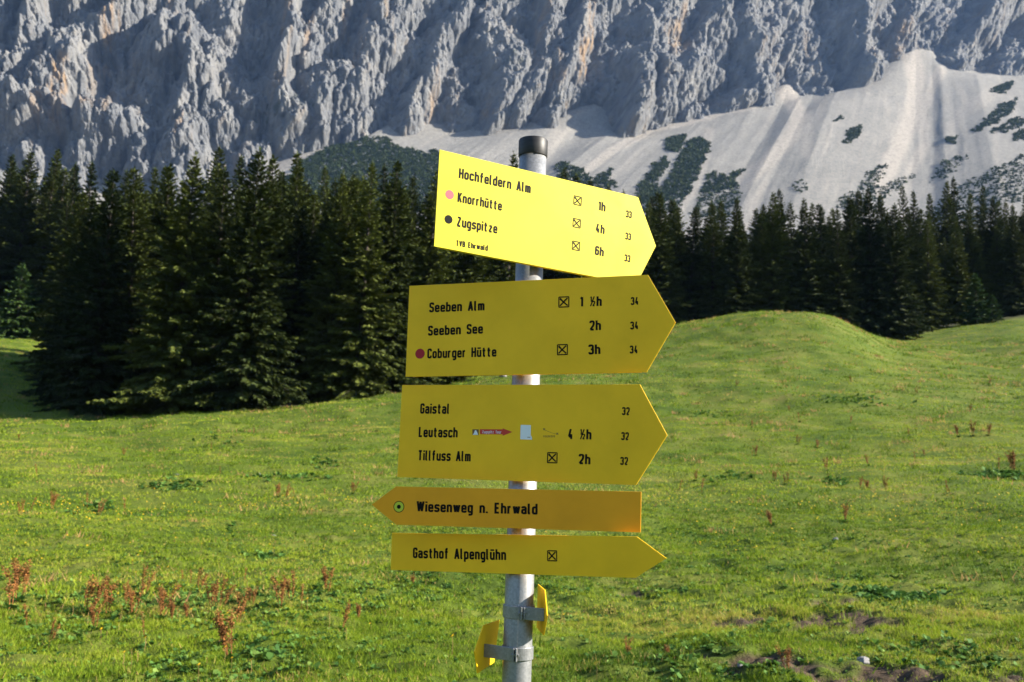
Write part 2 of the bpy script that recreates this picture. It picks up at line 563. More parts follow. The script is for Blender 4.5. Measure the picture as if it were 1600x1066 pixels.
# ------------------------------------------------------------------ mountain wall
RIBS = [  # polyline of photo pixels along a rock rib, half width, relief
    ([(60, -80), (38, 20), (35, 70), (10, 120), (-20, 180)], 26, 34),
    ([(215, -90), (195, -5), (165, 40), (115, 70), (100, 120), (75, 190)], 40, 46),
    ([(250, 88), (275, 95), (300, 130), (295, 180), (285, 280)], 52, 62),
    ([(455, -90), (440, 10), (455, 70), (435, 140), (450, 215)], 30, 46),
    ([(495, -60), (488, 40), (480, 110), (500, 215)], 24, 34),
    ([(580, -90), (600, -5), (575, 70), (540, 150), (545, 225)], 40, 34),
    ([(740, -60), (718, 30), (690, 95), (660, 150), (640, 215)], 26, 40),
    ([(790, -90), (755, 0), (765, 70), (785, 130), (775, 205)], 34, 44),
    ([(870, -80), (842, 40), (845, 110), (820, 150), (800, 200)], 30, 40),
    ([(945, -80), (915, 0), (895, 70), (880, 130), (860, 200)], 30, 34),
    ([(1010, -80), (1030, 20), (1010, 90), (1035, 140), (1040, 190)], 46, 44),
    ([(1090, -60), (1100, 40), (1075, 110), (1080, 180)], 30, 30),
    ([(1190, -90), (1160, 20), (1165, 100), (1150, 170)], 34, 34),
    ([(1240, -90), (1225, -20), (1180, 80), (1190, 150)], 24, 22),
    ([(1370, -90), (1335, 0), (1330, 60), (1340, 130)], 42, 56),
    ([(1430, -90), (1412, 10), (1408, 60), (1400, 95)], 18, 30),
    ([(1600, -60), (1560, 5), (1500, 55), (1480, 105)], 30, 48),
    ([(1700, -60), (1650, 20), (1590, 80), (1560, 120)], 36, 44),
    ([(-60, 180), (60, 190), (140, 200), (185, 212), (235, 262)], 40, 58),
    ([(170, 200), (210, 245), (240, 300)], 22, 26),
    ([(990, 120), (975, 165), (970, 230)], 34, 58),
]
WD0, WCOT, WZ0 = 1500.0, 0.42, 560.0
wx = np.concatenate([np.linspace(-1150, -420, 200)[:-1], np.linspace(-420, 2250, 1690), np.linspace(2250, 2700, 120)[1:]]); wy = np.linspace(-330, 345, 520)
WX, WY = np.meshgrid(wx, wy, indexing='ij')


def wall_point(px, py):
    r = ray(px, py)
    t = (WD0 + WCOT * (CAMZ - WZ0)) / (r[..., 1] - WCOT * r[..., 2] - 0.30 * r[..., 0])
    return CAM + r * t[..., None]


P0 = wall_point(WX, WY)
qx = WX + 0.10 * (WY - 100) + 30 * fbm(WX / 110, WY / 110, 101, 4); qy = WY + 26 * fbm(WX / 110, WY / 110, 151, 4)
R_ = np.zeros_like(WX)
for pl, hw, rel in RIBS:
    best = np.full(WX.shape, 1e9)
    for (ax, ay), (bx, by) in zip(pl[:-1], pl[1:]):
        ux, uy = bx - ax, by - ay
        t = np.clip(((qx - ax) * ux + (qy - ay) * uy) / (ux * ux + uy * uy), 0, 1)
        ex, ey = qx - ax - t * ux, qy - ay - t * uy
        ex = np.where(ex < 0, ex / 0.75, ex / 1.35)     # steeper on the shaded side
        best = np.minimum(best, np.hypot(ex, ey))
    R_ = np.maximum(R_, 0.95 * rel * (1 - sstep(0.05, 1.25, best / hw)))
sx = WX + 0.12 * WY            # joints lean as in the photograph
R_ += 30 * np.abs(fbm(sx / 95, WY / 150, 201, 2))
w1 = 5 * fbm(WX / 14, WY / 14, 205, 3); w2 = 5 * fbm(WX / 14, WY / 14, 208, 3)
ux, uy = qx + w1, qy + w2
R_ += 44 * facets((ux + 0.25 * uy) / 52, uy / 84, 211, k=.5)
R_ += 25 * facets((ux - 0.25 * uy) / 25, uy / 38, 221, k=.6, g=1.0)
R_ += 17 * facets(ux / 12, uy / 17, 231, k=.6, g=1.2)
R_ += 9 * facets((WX + w1 * .5) / 6, (WY + w2 * .5) / 8, 241, k=.6, g=1.2)
R_ += 4.2 * facets(WX / 3.2, WY / 4.2, 251, k=.6, g=1.2) + 0.9 * noise2(WX / 1.5, WY / 1.9, 261)
NW = np.array([0.27, -0.89, 0.36]); NW /= np.linalg.norm(NW)
P_w = P0 + NW * (R_ - 40)[..., None]
# ochre faces and mossy ledges where the photograph has them
def blobs(spec, X, Y, seed):
    a = np.zeros(X.shape)
    n = 0.9 * fbm(X / 22, Y / 45, seed, 4)
    for px, py, rx, ry, s in spec:
        a = np.maximum(a, s * (1 - sstep(0.45, 1.05, np.hypot((X - px + 0.2 * (Y - py)) / rx, (Y - py) / ry) + n)))
    return a


OCHRE = sstep(-.35, .35, fbm(WX / 6, WY / 22, 305, 4)) * blobs([(175, 30, 18, 42, .9), (95, 150, 16, 50, .9), (62, 100, 8, 40, .5), (270, 0, 10, 25, .7), (480, 60, 8, 45, .7), (560, 80, 10, 60, .4), (278, 235, 7, 25, .7),
               (905, 95, 16, 55, 1.0), (915, 40, 8, 60, .6), (675, 160, 9, 40, .6), (840, 60, 8, 50, .6), (1050, 75, 26, 34, .8), (1062, 20, 8, 40, .6), (1403, 70, 12, 38, .7),
               (110, 200, 85, 26, .5), (755, 180, 8, 30, .5), (860, 130, 14, 40, .5), (160, 105, 18, 16, .5), (1350, 105, 14, 16, .5), (445, 40, 7, 40, .5), (540, 20, 8, 50, .5)], WX, WY, 301)
MOSS = 0.75 * sstep(-.05, .35, fbm(WX / 7, WY / 9, 315, 4)) * blobs([(415, 192, 32, 18, .95), (470, 185, 26, 16, .9), (800, 115, 16, 16, .7), (965, 205, 20, 14, .8), (1530, 25, 30, 12, .5), (1590, 35, 20, 14, .6), (480, 240, 30, 12, .6)], WX, WY, 311)
n1, n2 = WX.shape
ii, jj = np.meshgrid(np.arange(n1 - 1), np.arange(n2 - 1), indexing='ij')
Fq = np.stack([ii * n2 + jj, ii * n2 + jj + 1, (ii + 1) * n2 + jj + 1, (ii + 1) * n2 + jj], -1).reshape(-1, 4)
mountain = mesh_np('mountain', P_w.reshape(-1, 3), Fq, MAT_ROCK, attrs={'ochre': OCHRE.ravel(), 'moss': MOSS.ravel()})
tag(mountain, 'grey limestone mountain wall with ochre stains and blue shadows', 'mountain', kind='structure')

# ------------------------------------------------------------------ scree
TOPL = np.array([(-420, 275), (-100, 280), (0, 285), (60, 290), (140, 300), (300, 330), (370, 300), (400, 272), (480, 242), (560, 224), (595, 205), (650, 210), (700, 216), (760, 206), (830, 196), (880, 182), (925, 172), (948, 190),
                 (972, 214), (1000, 205), (1060, 190), (1110, 178), (1180, 160), (1228, 138), (1252, 152), (1272, 144), (1310, 150), (1350, 124), (1428, 80), (1452, 84), (1466, 97), (1480, 100), (1520, 120), (1560, 114), (1620, 112), (1800, 100), (2050, 90), (2500, 90)], float)
sxs = np.arange(-400, 2400, 2.2)
yt = np.interp(sxs, TOPL[:, 0], TOPL[:, 1])
top = wall_point(sxs, yt) + NW * 6
ss = np.concatenate([np.linspace(-70, 0, 12)[:-1], np.linspace(0, 500, 190)[:-1], np.linspace(500, 1150, 80)])
ZT = top[:, 2]


def gsm(a, s):
    if s < 0.7: return a
    n = int(3 * s) + 1; kx = np.exp(-0.5 * (np.arange(-n, n + 1) / s) ** 2); kx /= kx.sum()
    return np.convolve(np.pad(a, n, mode='edge'), kx, 'valid')


levels = [0, 60, 160, 320, 600, 950]
sm = np.array([gsm(ZT, s) for s in (2.0, 20, 45, 70, 85, 95)])
ZS = np.zeros((len(sxs), len(ss)))
for j, s in enumerate(ss):
    q = np.interp(max(s, 0), levels, np.arange(len(levels)))
    a = int(min(q, len(levels) - 2)); f = q - a
    ZS[:, j] = sm[a] * (1 - f) + sm[a + 1] * f - 0.66 * s + 0.00003 * max(s, 0) ** 2
DX, DY = -0.40, -0.917
XS = top[:, 0][:, None] + DX * ss[None]
YS = top[:, 1][:, None] + DY * ss[None]
U_ = np.repeat(sxs[:, None], len(ss), 1); S_ = np.repeat(ss[None], len(sxs), 0)
ZS += 2.0 * fbm(U_ / 60, S_ / 260, 401, 3) * sstep(0, 60, S_) - 0.5 * sstep(.15, .6, 1 - 2.2 * np.abs(fbm(U_ / 26 + .35 * fbm(U_ / 50, S_ / 160, 403), S_ / 900, 405, 2))) * sstep(20, 120, S_) + 0.4 * fbm(U_ / 9, S_ / 90, 411, 3) + 0.25 * noise2(U_ / 4, S_ / 9, 421)
P_s = np.stack([XS, YS, ZS], -1)
spx, spy = proj(P_s)


def streaks():
    a = 0.55 * sstep(0.12, 0.5, fbm(U_ / 22 + 0.5 * fbm(U_ / 60, S_ / 200, 431), S_ / 500, 441, 3)) + 0.30 * sstep(.1, .6, fbm(U_ / 5 + .8 * fbm(U_ / 40, S_ / 200, 433), S_ / 160, 443, 3)) - 0.25 * sstep(.1, .6, fbm(U_ / 7 + .8 * fbm(U_ / 40, S_ / 200, 434), S_ / 120, 447, 3))
    L = [([(1425, 85), (1432, 130), (1425, 180), (1400, 240), (1375, 295)], 20, 1.0), ([(1470, 110), (1440, 170), (1445, 225), (1425, 265)], 12, .8), ([(1228, 142), (1250, 180), (1235, 215), (1200, 250), (1160, 290)], 17, 1.0),
         ([(1260, 180), (1262, 240)], 14, .5), ([(1180, 162), (1090, 185), (1020, 200), (960, 235), (905, 275), (880, 300)], 9, .9), ([(1000, 203), (1060, 190)], 8, .8), ([(420, 285), (440, 262), (520, 238)], 20, .7), ([(870, 215), (850, 245)], 16, .5),
         ([(0, 220), (60, 190), (120, 210)], 40, .8), ([(1108, 205), (1105, 240), (1090, 290), (1065, 325)], 9, .6), ([(1560, 140), (1500, 180), (1470, 250)], 14, .4)]
    wob = 5 * fbm(spx / 25, spy / 25, 451, 3)
    for pl, hw, st in L:
        b = np.full(spx.shape, 1e9)
        for (ax, ay), (bx, by) in zip(pl[:-1], pl[1:]):
            ux, uy = bx - ax, by - ay
            t = np.clip(((spx - ax) * ux + (spy - ay) * uy) / (ux * ux + uy * uy), 0, 1)
            b = np.minimum(b, np.hypot(spx - ax - t * ux, spy - ay - t * uy))
        a = np.maximum(a, st * (1 - sstep(0.45, 1.0, (b + wob) / hw)))
    return a


STR = streaks()
n1, n2 = XS.shape
ii, jj = np.meshgrid(np.arange(n1 - 1), np.arange(n2 - 1), indexing='ij')
Fq = np.stack([ii * n2 + jj, ii * n2 + jj + 1, (ii + 1) * n2 + jj + 1, (ii + 1) * n2 + jj], -1).reshape(-1, 4)
scree = mesh_np('scree_slope', P_s.reshape(-1, 3), Fq, MAT_SCREE, smooth=True, attrs={'streak': STR.ravel()})
tag(scree, 'pale grey scree cones below the rock wall', 'scree', kind='structure')

# ------------------------------------------------------------------ dwarf pine on the scree
PINES = [
    ('broad dark green dwarf pine hill behind the forest left of the signpost', [(425, 305), (470, 252), (510, 232), (560, 222), (598, 214), (615, 226), (650, 236), (690, 240), (715, 262), (715, 330), (430, 330)], 1.0),
    ('round dwarf pine patch highest on the middle scree', [(1040, 225), (1050, 212), (1068, 213), (1070, 225), (1058, 236), (1042, 235)], 1.0),
    ('largest dwarf pine stand on the scree right of the signpost tip', [(1075, 220), (1090, 213), (1105, 218), (1107, 235), (1097, 255), (1092, 280), (1075, 300), (1060, 335), (985, 335), (1000, 290), (1020, 262), (1040, 246), (1043, 258), (1032, 278), (1030, 296), (1052, 268), (1062, 246)], 1.0),
    ('dwarf pine stand just left of the pale lower scree tongue', [(1093, 300), (1110, 268), (1120, 272), (1116, 290), (1127, 275), (1167, 264), (1150, 282), (1160, 306), (1142, 340), (1080, 340)], 1.0),
    ('slanting dwarf pine strip alone in the middle of the scree', [(1314, 225), (1325, 205), (1348, 195), (1346, 208), (1330, 221)], 1.0),
    ('tiny dwarf pine tuft just above the lone slanting strip', [(1303, 188), (1320, 181), (1321, 187), (1306, 192)], 1.0),
    ('dwarf pine stand below the tall scree cone with two prongs', [(1305, 320), (1318, 305), (1342, 292), (1360, 265), (1390, 255), (1376, 276), (1371, 300), (1400, 280), (1434, 267), (1420, 287), (1392, 302), (1380, 325), (1330, 340)], 1.0),
    ('small oblong dwarf pine patch high near the right edge of the scree', [(1547, 148), (1550, 138), (1580, 126), (1583, 135), (1560, 148)], 1.0),
    ('long diagonal dwarf pine band near the right edge of the scree', [(1516, 211), (1540, 185), (1560, 168), (1588, 154), (1586, 170), (1560, 190), (1535, 201)], 1.0),
    ('thin broken dwarf pine band under the long diagonal one', [(1545, 208), (1590, 184), (1612, 184), (1600, 195), (1570, 209)], 0.8),
    ('curved thin dwarf pine band above the lower right green slope', [(1470, 257), (1490, 243), (1519, 245), (1500, 260), (1475, 277), (1448, 288)], 0.9),
    ('wide dark green dwarf pine slope at the right edge below the scree', [(1440, 340), (1500, 292), (1530, 272), (1570, 258), (1600, 246), (1690, 225), (1700, 300), (1620, 308), (1570, 320), (1540, 345)], 1.0),
    ('small square dwarf pine patch cut by the right edge of the photo', [(1583, 220), (1586, 206), (1615, 204), (1612, 222)], 1.0),
    ('sparse dwarf pine dots low on the pale middle scree', [(1236, 288), (1245, 281), (1256, 282), (1263, 292), (1254, 301), (1243, 300)], 0.55),
    ('small dwarf pine patch between scree gully and long diagonal band', [(1479, 222), (1484, 214), (1496, 214), (1494, 224)], 1.0),
    ('thin dwarf pine scrub low on the scree right of the post cap', [(912, 285), (930, 276), (955, 265), (952, 280), (962, 292), (925, 300)], 0.7),
    ('dark dwarf pine scrub on the slope just right of the tall post cap', [(868, 262), (880, 254), (905, 262), (925, 285), (910, 300), (870, 285)], 0.6),
]


def inpoly(x, y, poly):
    c = np.zeros(np.shape(x), bool)
    for (ax, ay), (bx, by) in zip(poly, poly[1:] + poly[:1]):
        cr = ((ay > y) != (by > y)) & (x < (bx - ax) * (y - ay) / (by - ay + 1e-9) + ax)
        c ^= cr
    return c


def leafquads(C, N, U, L, W, rng):
    """pointed quads: base C, direction U, width direction N"""
    W_ = N * W[:, None]
    return np.stack([C, C + U * (L * 0.45)[:, None] + W_, C + U * L[:, None], C + U * (L * 0.45)[:, None] - W_], 1)


def unit(a):
    return a / np.maximum(np.linalg.norm(a, axis=-1, keepdims=True), 1e-9)


for lab, poly, dens in PINES:
    wob = 9.0
    mk = inpoly(spx + wob * fbm(spx / 14, spy / 14, 501, 3), spy + wob * fbm(spx / 14, spy / 14, 511, 3), poly) & (S_ > 2)
    if len(poly) > 6: mk &= fbm((spx + spy) / 20, (spy - spx) / 7, 521, 3) > -0.30
    idx = np.argwhere(mk)
    if not len(idx):
        print('EMPTY PINE', lab); continue
    pts = P_s[idx[:, 0], idx[:, 1]]
    keep = RNG.random(len(pts)) < dens * 0.85
    pts = pts[keep] if keep.sum() > 3 else pts
    pts = np.repeat(pts, 2, 0)
    pts = pts + RNG.normal(0, 1.2, pts.shape) * (1, 1, 0.1)
    nq = 9
    C = np.repeat(pts, nq, 0)
    n = len(C)
    th = RNG.uniform(0, 2 * math.pi, n); el = RNG.uniform(0.15, 1.35, n)
    U = np.stack([np.cos(th) * np.cos(el), np.sin(th) * np.cos(el), np.sin(el)], -1)
    Nn = unit(np.cross(U, RNG.normal(0, 1, (n, 3))))
    size = np.repeat(RNG.uniform(0.6, 1.2, len(pts)) * (1.15 + .9 * noise2(pts[:, 0] / 7, pts[:, 1] / 7, 531)), nq)
    q = leafquads(C - U * 0.3, Nn, U, size * RNG.uniform(1.8, 3.2, n), size * RNG.uniform(0.5, 0.9, n), RNG)
    tint = np.repeat(np.clip(np.repeat(RNG.uniform(0, 1, len(pts)), nq) * 0.6 + RNG.uniform(0, .4, n), 0, 1), 4)
    o = mesh_np('dwarf_pine_patch', q.reshape(-1, 3), np.arange(n * 4).reshape(-1, 4), MAT_PINE, attrs={'tint': tint})
    tag(o, lab, 'dwarf pine', 'dwarf pine patches on the scree')

# ------------------------------------------------------------------ spruces
def spruce_meshes(seed, H, R, low=0.03, whorl=0.36, per=8, twig=1.0, pw=0.78):
    rng = np.random.default_rng(seed)
    Cs, Us, Ns, Ls, Ws = [], [], [], [], []
    z = H * low
    bv = MB()
    lean = rng.normal(0, 0.012, 2)
    gap = rng.uniform(0, 2 * math.pi, 3)
    while z < H * 0.985:
        f = 1 - z / H
        prof = R * (f ** pw) * (0.86 + 0.14 * math.sin(z * 1.7 + seed)) + 0.10
        if z < H * 0.12: prof *= 0.82 + 0.18 * z / (H * 0.12)
        nb = max(4, int(per * (0.55 + 0.6 * f)))
        a0 = rng.uniform(0, 6.28)
        for kb in range(nb):
            a = a0 + 2 * math.pi * kb / nb + rng.normal(0, 0.18)
            L = prof * rng.uniform(0.62, 1.16)
            if rng.random() < 0.07: L *= 0.5
            up = 0.75 * (1 - f) ** 1.5 - 0.32 * f + rng.normal(0, 0.11)
            zz = z + rng.uniform(-0.15, 0.15)
            nseg = 5
            t = np.linspace(0, 1, nseg + 1)
            rr = L * t
            zc = zz + L * (up * t - 0.28 * f * t * t + 0.20 * t ** 3 * f)
            side = np.array([-math.sin(a), math.cos(a), 0])
            cx = lean[0] * zz + np.cos(a) * rr; cy = lean[1] * zz + np.sin(a) * rr
            S = np.stack([cx, cy, zc], -1)
            nt = max(6, int(L * 15 * twig + 3))
            tt = np.sort(rng.uniform(0.05, 1.0, nt) ** 0.8)
            C = np.stack([np.interp(tt, t, S[:, i]) for i in range(3)], -1)
            d = unit(np.stack([np.interp(np.minimum(tt + .05, 1), t, S[:, i]) for i in range(3)], -1) - np.stack([np.interp(tt - .05, t, S[:, i]) for i in range(3)], -1))
            sg = np.where(np.arange(nt) % 2 == 0, 1, -1)[:, None]
            U = unit(d * rng.uniform(0.45, 1.0, (nt, 1)) + side * sg * rng.uniform(0.35, 1.0, (nt, 1)) + np.array([0, 0, -1]) * (rng.uniform(-0.1, 1.15, (nt, 1)) * (0.25 + 0.75 * f)))
            Lt = (0.22 + 0.22 * L * (1 - tt) + rng.uniform(0, 0.20, nt)).clip(0.2, 0.85) * (0.45 + 0.55 * min(1, L / 2.0))
            for r_ in range(2):
                Nn = unit(np.cross(U, rng.normal(0, 1, (nt, 3)) + np.array([0, 0, 1.2 if r_ == 0 else 0])))
                Cs.append(C); Us.append(U); Ns.append(Nn); Ls.append(Lt); Ws.append((0.042 + 0.135 * Lt) * rng.uniform(0.7, 1.3, nt))
            # tip spray
            Cs.append(S[-1:] - d[-1:] * 0.1); Us.append(d[-1:]); Ns.append(unit(np.cross(d[-1:], rng.normal(0, 1, (1, 3))))); Ls.append(np.array([0.3])); Ws.append(np.array([0.06]))
            if kb % 2 == 0 and L > 0.8:
                bv.tube([S[0], S[2], S[4]], [0.035, 0.022, 0.008], 3, caps=False)
        z += whorl * (0.55 + 0.55 * f) * rng.uniform(0.8, 1.2)
    # leader
    for _ in range(14):
        zt = H * rng.uniform(0.955, 1.0)
        Cs.append(np.array([[lean[0] * zt, lean[1] * zt, zt]])); u = unit(np.array([[rng.normal(0, .35), rng.normal(0, .35), 1.0]]))
        Us.append(u); Ns.append(unit(np.cross(u, rng.normal(0, 1, (1, 3))))); Ls.append(np.array([0.35])); Ws.append(np.array([0.05]))
    C, U, N, L, W = (np.concatenate(q) for q in (Cs, Us, Ns, Ls, Ws))
    q = leafquads(C, N, U, L, W, rng)
    crown = mesh_np('crown', q.reshape(-1, 3), np.arange(len(C) * 4).reshape(-1, 4), MAT_NEEDLES, link=False)
    bv.tube([(0, 0, -1.0), (0, 0, 0.4), (lean[0] * H * .5, lean[1] * H * .5, H * 0.5), (lean[0] * H, lean[1] * H, H * 0.985)], [0.30 * H / 20, 0.24 * H / 20, 0.14 * H / 20, 0.02], 9)
    trunk = bv.build('trunk', MAT_BARK)
    COL.objects.unlink(trunk)
    return crown, trunk


BASEH = 20.0
VAR = [spruce_meshes(11, 20, 4.9, pw=0.95, per=9), spruce_meshes(12, 20, 4.3, per=9, pw=0.9), spruce_meshes(13, 20, 3.8, per=8, low=.05, pw=0.9), spruce_meshes(14, 20, 4.2, whorl=.40, per=8, pw=0.95),
       spruce_meshes(15, 20, 3.3, whorl=.40, per=7, low=.08, pw=.85), spruce_meshes(16, 20, 5.1, pw=0.84, per=9)]
YOUNG = spruce_meshes(17, 5, 1.55, whorl=0.24, per=8, low=.02, twig=1.3, pw=0.85)
for ob in YOUNG[:1]:
    ob.data.materials[0] = MAT_YOUNG
_used = set()


def place_spruce(px, dist, top, var, fat, label, group, young=False):
    r0 = ray(float(px), 560.0)
    hd = r0 / math.hypot(r0[0], r0[1])
    x, y = hd[0] * dist, hd[1] * dist
    z = float(ground_base(x, y))
    rt = ray(float(px), float(top)); rt = rt / math.hypot(rt[0], rt[1])
    h = CAMZ + rt[2] * dist - z
    src = YOUNG if young else VAR[var]
    s = h / (5.0 if young else BASEH)
    t = empty('young_spruce' if young else 'spruce_tree', (x, y, z - 0.05))
    t.rotation_euler = (0, 0, random.uniform(0, 6.28))
    t.scale = (s * fat, s * fat, s)
    tag(t, label, 'spruce', group)
    key = 'Y' if young else var
    for o in src:
        if key in _used:
            o = o.copy()
        COL.objects.link(o)
        o.parent = t
    _used.add(key)
    return h


random.seed(5)
FRONT_GROUP = 'spruces along the front edge of the forest'
FRONT = [
    (150, 84, 262, 1, 1.05, 'dark shaded spruce at the left end of the tall front group'),
    (205, 88, 262, 2, 1.1, 'narrow dark spruce second from the left in the tall front group'),
    (272, 80, 236, 0, 1.05, 'broad spruce with a high pointed tip, left one of the big sunlit pair'),
    (330, 82, 262, 3, 1.15, 'lower spruce squeezed between the two tallest front spruces'),
    (378, 78, 229, 5, 0.95, 'biggest sunlit spruce of the front group, bushy to the ground on its right side'),
    (402, 88, 238, 1, 1.0, 'tall spruce tip close behind the right shoulder of the biggest sunlit spruce'),
    (240, 92, 250, 1, 1.1, 'dark spruce filling the gap left of the broad high pointed one'),
    (425, 92, 272, 0, .9, 'lower spruce filling the gap right of the biggest sunlit spruce'),
    (118, 90, 300, 0, 0.9, 'low dark spruce at the far left corner of the tall front group, in shade'),
    (462, 98, 236, 2, 1.0, 'slim tall spruce standing in the dark gap right of the biggest sunlit spruce'),
    (515, 86, 266, 0, 0.95, 'wide dark spruce midway between the big sunlit spruce and the signpost'),
    (560, 84, 252, 3, 1.05, 'spruce with a sunlit right flank left of the middle signs'),
    (607, 87, 250, 1, 1.0, 'tall spruce just left of the top sign, its foot at the meadow edge'),
    (655, 92, 262, 2, 1.1, 'spruce partly hidden behind the left ends of the upper signs'),
    (720, 100, 275, 1, 1.1, 'spruce hidden behind the middle of the top sign'),
    (788, 104, 236, 4, 0.9, 'slim spruce tip peeking over the top sign just left of the post'),
    (1030, 126, 300, 1, 1.0, 'spruce just right of the tip of the top sign, behind the mound'),
    (1075, 130, 322, 2, 1.0, 'narrow dark spruce behind the left shoulder of the grassy mound'),
    (1112, 130, 318, 3, 1.0, 'dark spruce above the left shoulder of the mound'),
    (1150, 127, 308, 0, 0.9, 'spruce with a softly lit right flank above the left half of the mound'),
    (1206, 130, 300, 1, 1.0, 'tall spruce rising right behind the top of the mound'),
    (1262, 130, 310, 0, 0.95, 'broad spruce behind the crest of the mound, right of its top'),
    (1312, 131, 326, 3, 1.0, 'shorter spruce above the right slope of the mound'),
    (1365, 134, 292, 0, 0.85, 'tallest spruce at the right foot of the mound'),
    (1400, 134, 318, 5, 0.85, 'bushy spruce standing in the dip right of the mound'),
    (1452, 148, 342, 3, 0.95, 'lighter green spruce at the meadow edge right of the dip'),
    (1500, 156, 338, 1, 0.9, 'dark spruce near the right edge standing behind the young spruces'),
    (1590, 162, 318, 0, 0.9, 'dark spruce at the right border of the photo with its foot in the grass'),
]
for px, d, top, v, fat, lab in FRONT:
    h = place_spruce(px, d, top, v, fat * (1.12 if px < 900 else 1.22), lab, FRONT_GROUP)
YG = 'young spruces at the forest edge'
place_spruce(20, 148, 415, 0, 1.25, 'young bright green spruce at the left border above the shaded dip', YG, True)
place_spruce(38, 152, 446, 0, 1.25, 'smaller young spruce touching the right side of the bright one at the left border', YG, True)
place_spruce(1527, 150, 430, 0, 1.2, 'young spruce at the right forest edge, taller of the little pair', YG, True)
place_spruce(1553, 151, 462, 0, 1.5, 'round low young spruce right of the taller little one', YG, True)
place_spruce(1425, 140, 478, 0, 1.6, 'low bushy spruce sapling at the foot of the spruces in the dip', YG, True)

ORD = ['first', 'second', 'third', 'fourth', 'fifth', 'sixth', 'seventh', 'eighth', 'ninth', 'tenth', 'eleventh', 'twelfth', 'thirteenth', 'fourteenth', 'fifteenth', 'sixteenth', 'seventeenth', 'eighteenth', 'nineteenth', 'twentieth',
       'twenty-first', 'twenty-second', 'twenty-third', 'twenty-fourth', 'twenty-fifth', 'twenty-sixth', 'twenty-seventh', 'twenty-eighth', 'twenty-ninth', 'thirtieth', 'thirty-first', 'thirty-second', 'thirty-third', 'thirty-fourth', 'thirty-fifth', 'thirty-sixth', 'thirty-seventh', 'thirty-eighth', 'thirty-ninth', 'fortieth']
SKY_L = [(-45, 240), (-12, 236), (14, 232), (44, 226), (66, 252), (92, 250), (118, 256), (142, 264), (168, 260), (190, 270), (222, 262), (246, 262), (300, 226), (318, 250), (350, 238), (426, 262), (444, 254), (487, 262), (536, 270), (582, 258), (632, 270), (676, 258), (700, 270), (752, 280), (812, 262)]
SKY_R = [(868, 258), (890, 268), (912, 280), (940, 290), (965, 300), (992, 306), (1012, 308), (1050, 310), (1092, 322), (1130, 312), (1182, 324), (1190, 330), (1222, 298), (1240, 318), (1288, 322), (1300, 334), (1332, 308), (1347, 298), (1384, 302), (1416, 292), (1432, 300), (1466, 300), (1481, 282), (1496, 276), (1514, 300), (1536, 290), (1560, 306), (1575, 316), (1612, 300), (1640, 310)]
for lst, side in ((SKY_L, 'left'), (SKY_R, 'right')):
    n = 0
    for px, top in lst:
        inside = 0 <= px <= 1600
        d = random.uniform(150, 172) if side == 'left' else random.uniform(168, 195)
        if px < 90: d = random.uniform(165, 185)
        if inside and side == 'left':
            lab = '%s skyline spruce counted from the left edge, rear row of the wood' % ORD[n]
        elif inside:
            lab = '%s rear skyline spruce counted rightwards from the signpost cap' % ORD[n]
        else:
            lab = 'rear row spruce cut off by the %s edge of the photo' % side
        n += inside
        place_spruce(px, d, top + random.uniform(-3, 3), random.choice([1, 2, 2, 3, 0, 4]), random.uniform(1.0, 1.35), lab, 'rear row of spruces on the skyline')
# middle row that closes the dark inside of the wood
for px in np.arange(-60, 1680, 21.0):
    px = px + random.uniform(-8, 8)
    e = float(np.interp(px, FE_X, FE_D))
    for row in (0, 1):
        d = e + random.uniform(9, 20) + row * 16
        base_top = 318 if px < 860 else 350
        if px < 110: base_top = 290
        if 880 < px < 1010: base_top = 345
        place_spruce(px + row * 12, d, base_top + random.uniform(-42, 42), random.choice([0, 1, 2, 3, 5]), random.uniform(1.05, 1.4),
                     'dark shaded spruce inside the wood between front and rear rows', 'dark spruces inside the wood')

# ------------------------------------------------------------------ signpost
POLE_D = 2.07
pr = ray(820.0, 650.0)
POLE = CAM + pr * (POLE_D / pr[1])
PX, PY = POLE[0], POLE[1]
PR = 0.0292
post = empty('signpost', (PX, PY, 0.0))
tag(post, 'grey steel trail signpost carrying stacked yellow arrow signs in the meadow', 'signpost')


def z_at(py, px=820.0):
    r = ray(float(px), float(py))
    return CAMZ + r[2] * PY / r[1]


def local(p):
    return (p[0] - PX, p[1] - PY, p[2])


b = MB()
zc0 = z_at(246, 836); zc1 = z_at(219, 836)
b.tube([(0, 0, -0.35), (0, 0, 0.5), (0, 0, 1.2), (0, 0, zc1 - 0.004)], PR, 48)
o = b.build('pole', MAT_STEEL, post, smooth=True)
b = MB()
rc = PR + 0.0022
b.tube([(0, 0, zc0), (0, 0, zc0 + .0015), (0, 0, zc1 - 0.003), (0, 0, zc1 - 0.0008), (0, 0, zc1)], [rc - .0006, rc, rc, rc - .0012, rc - 0.004], 48)
o = b.build('pole_cap', MAT_CAP, post, smooth=True)
md = o.modifiers.new('edge', 'EDGE_SPLIT'); md.split_angle = math.radians(40)

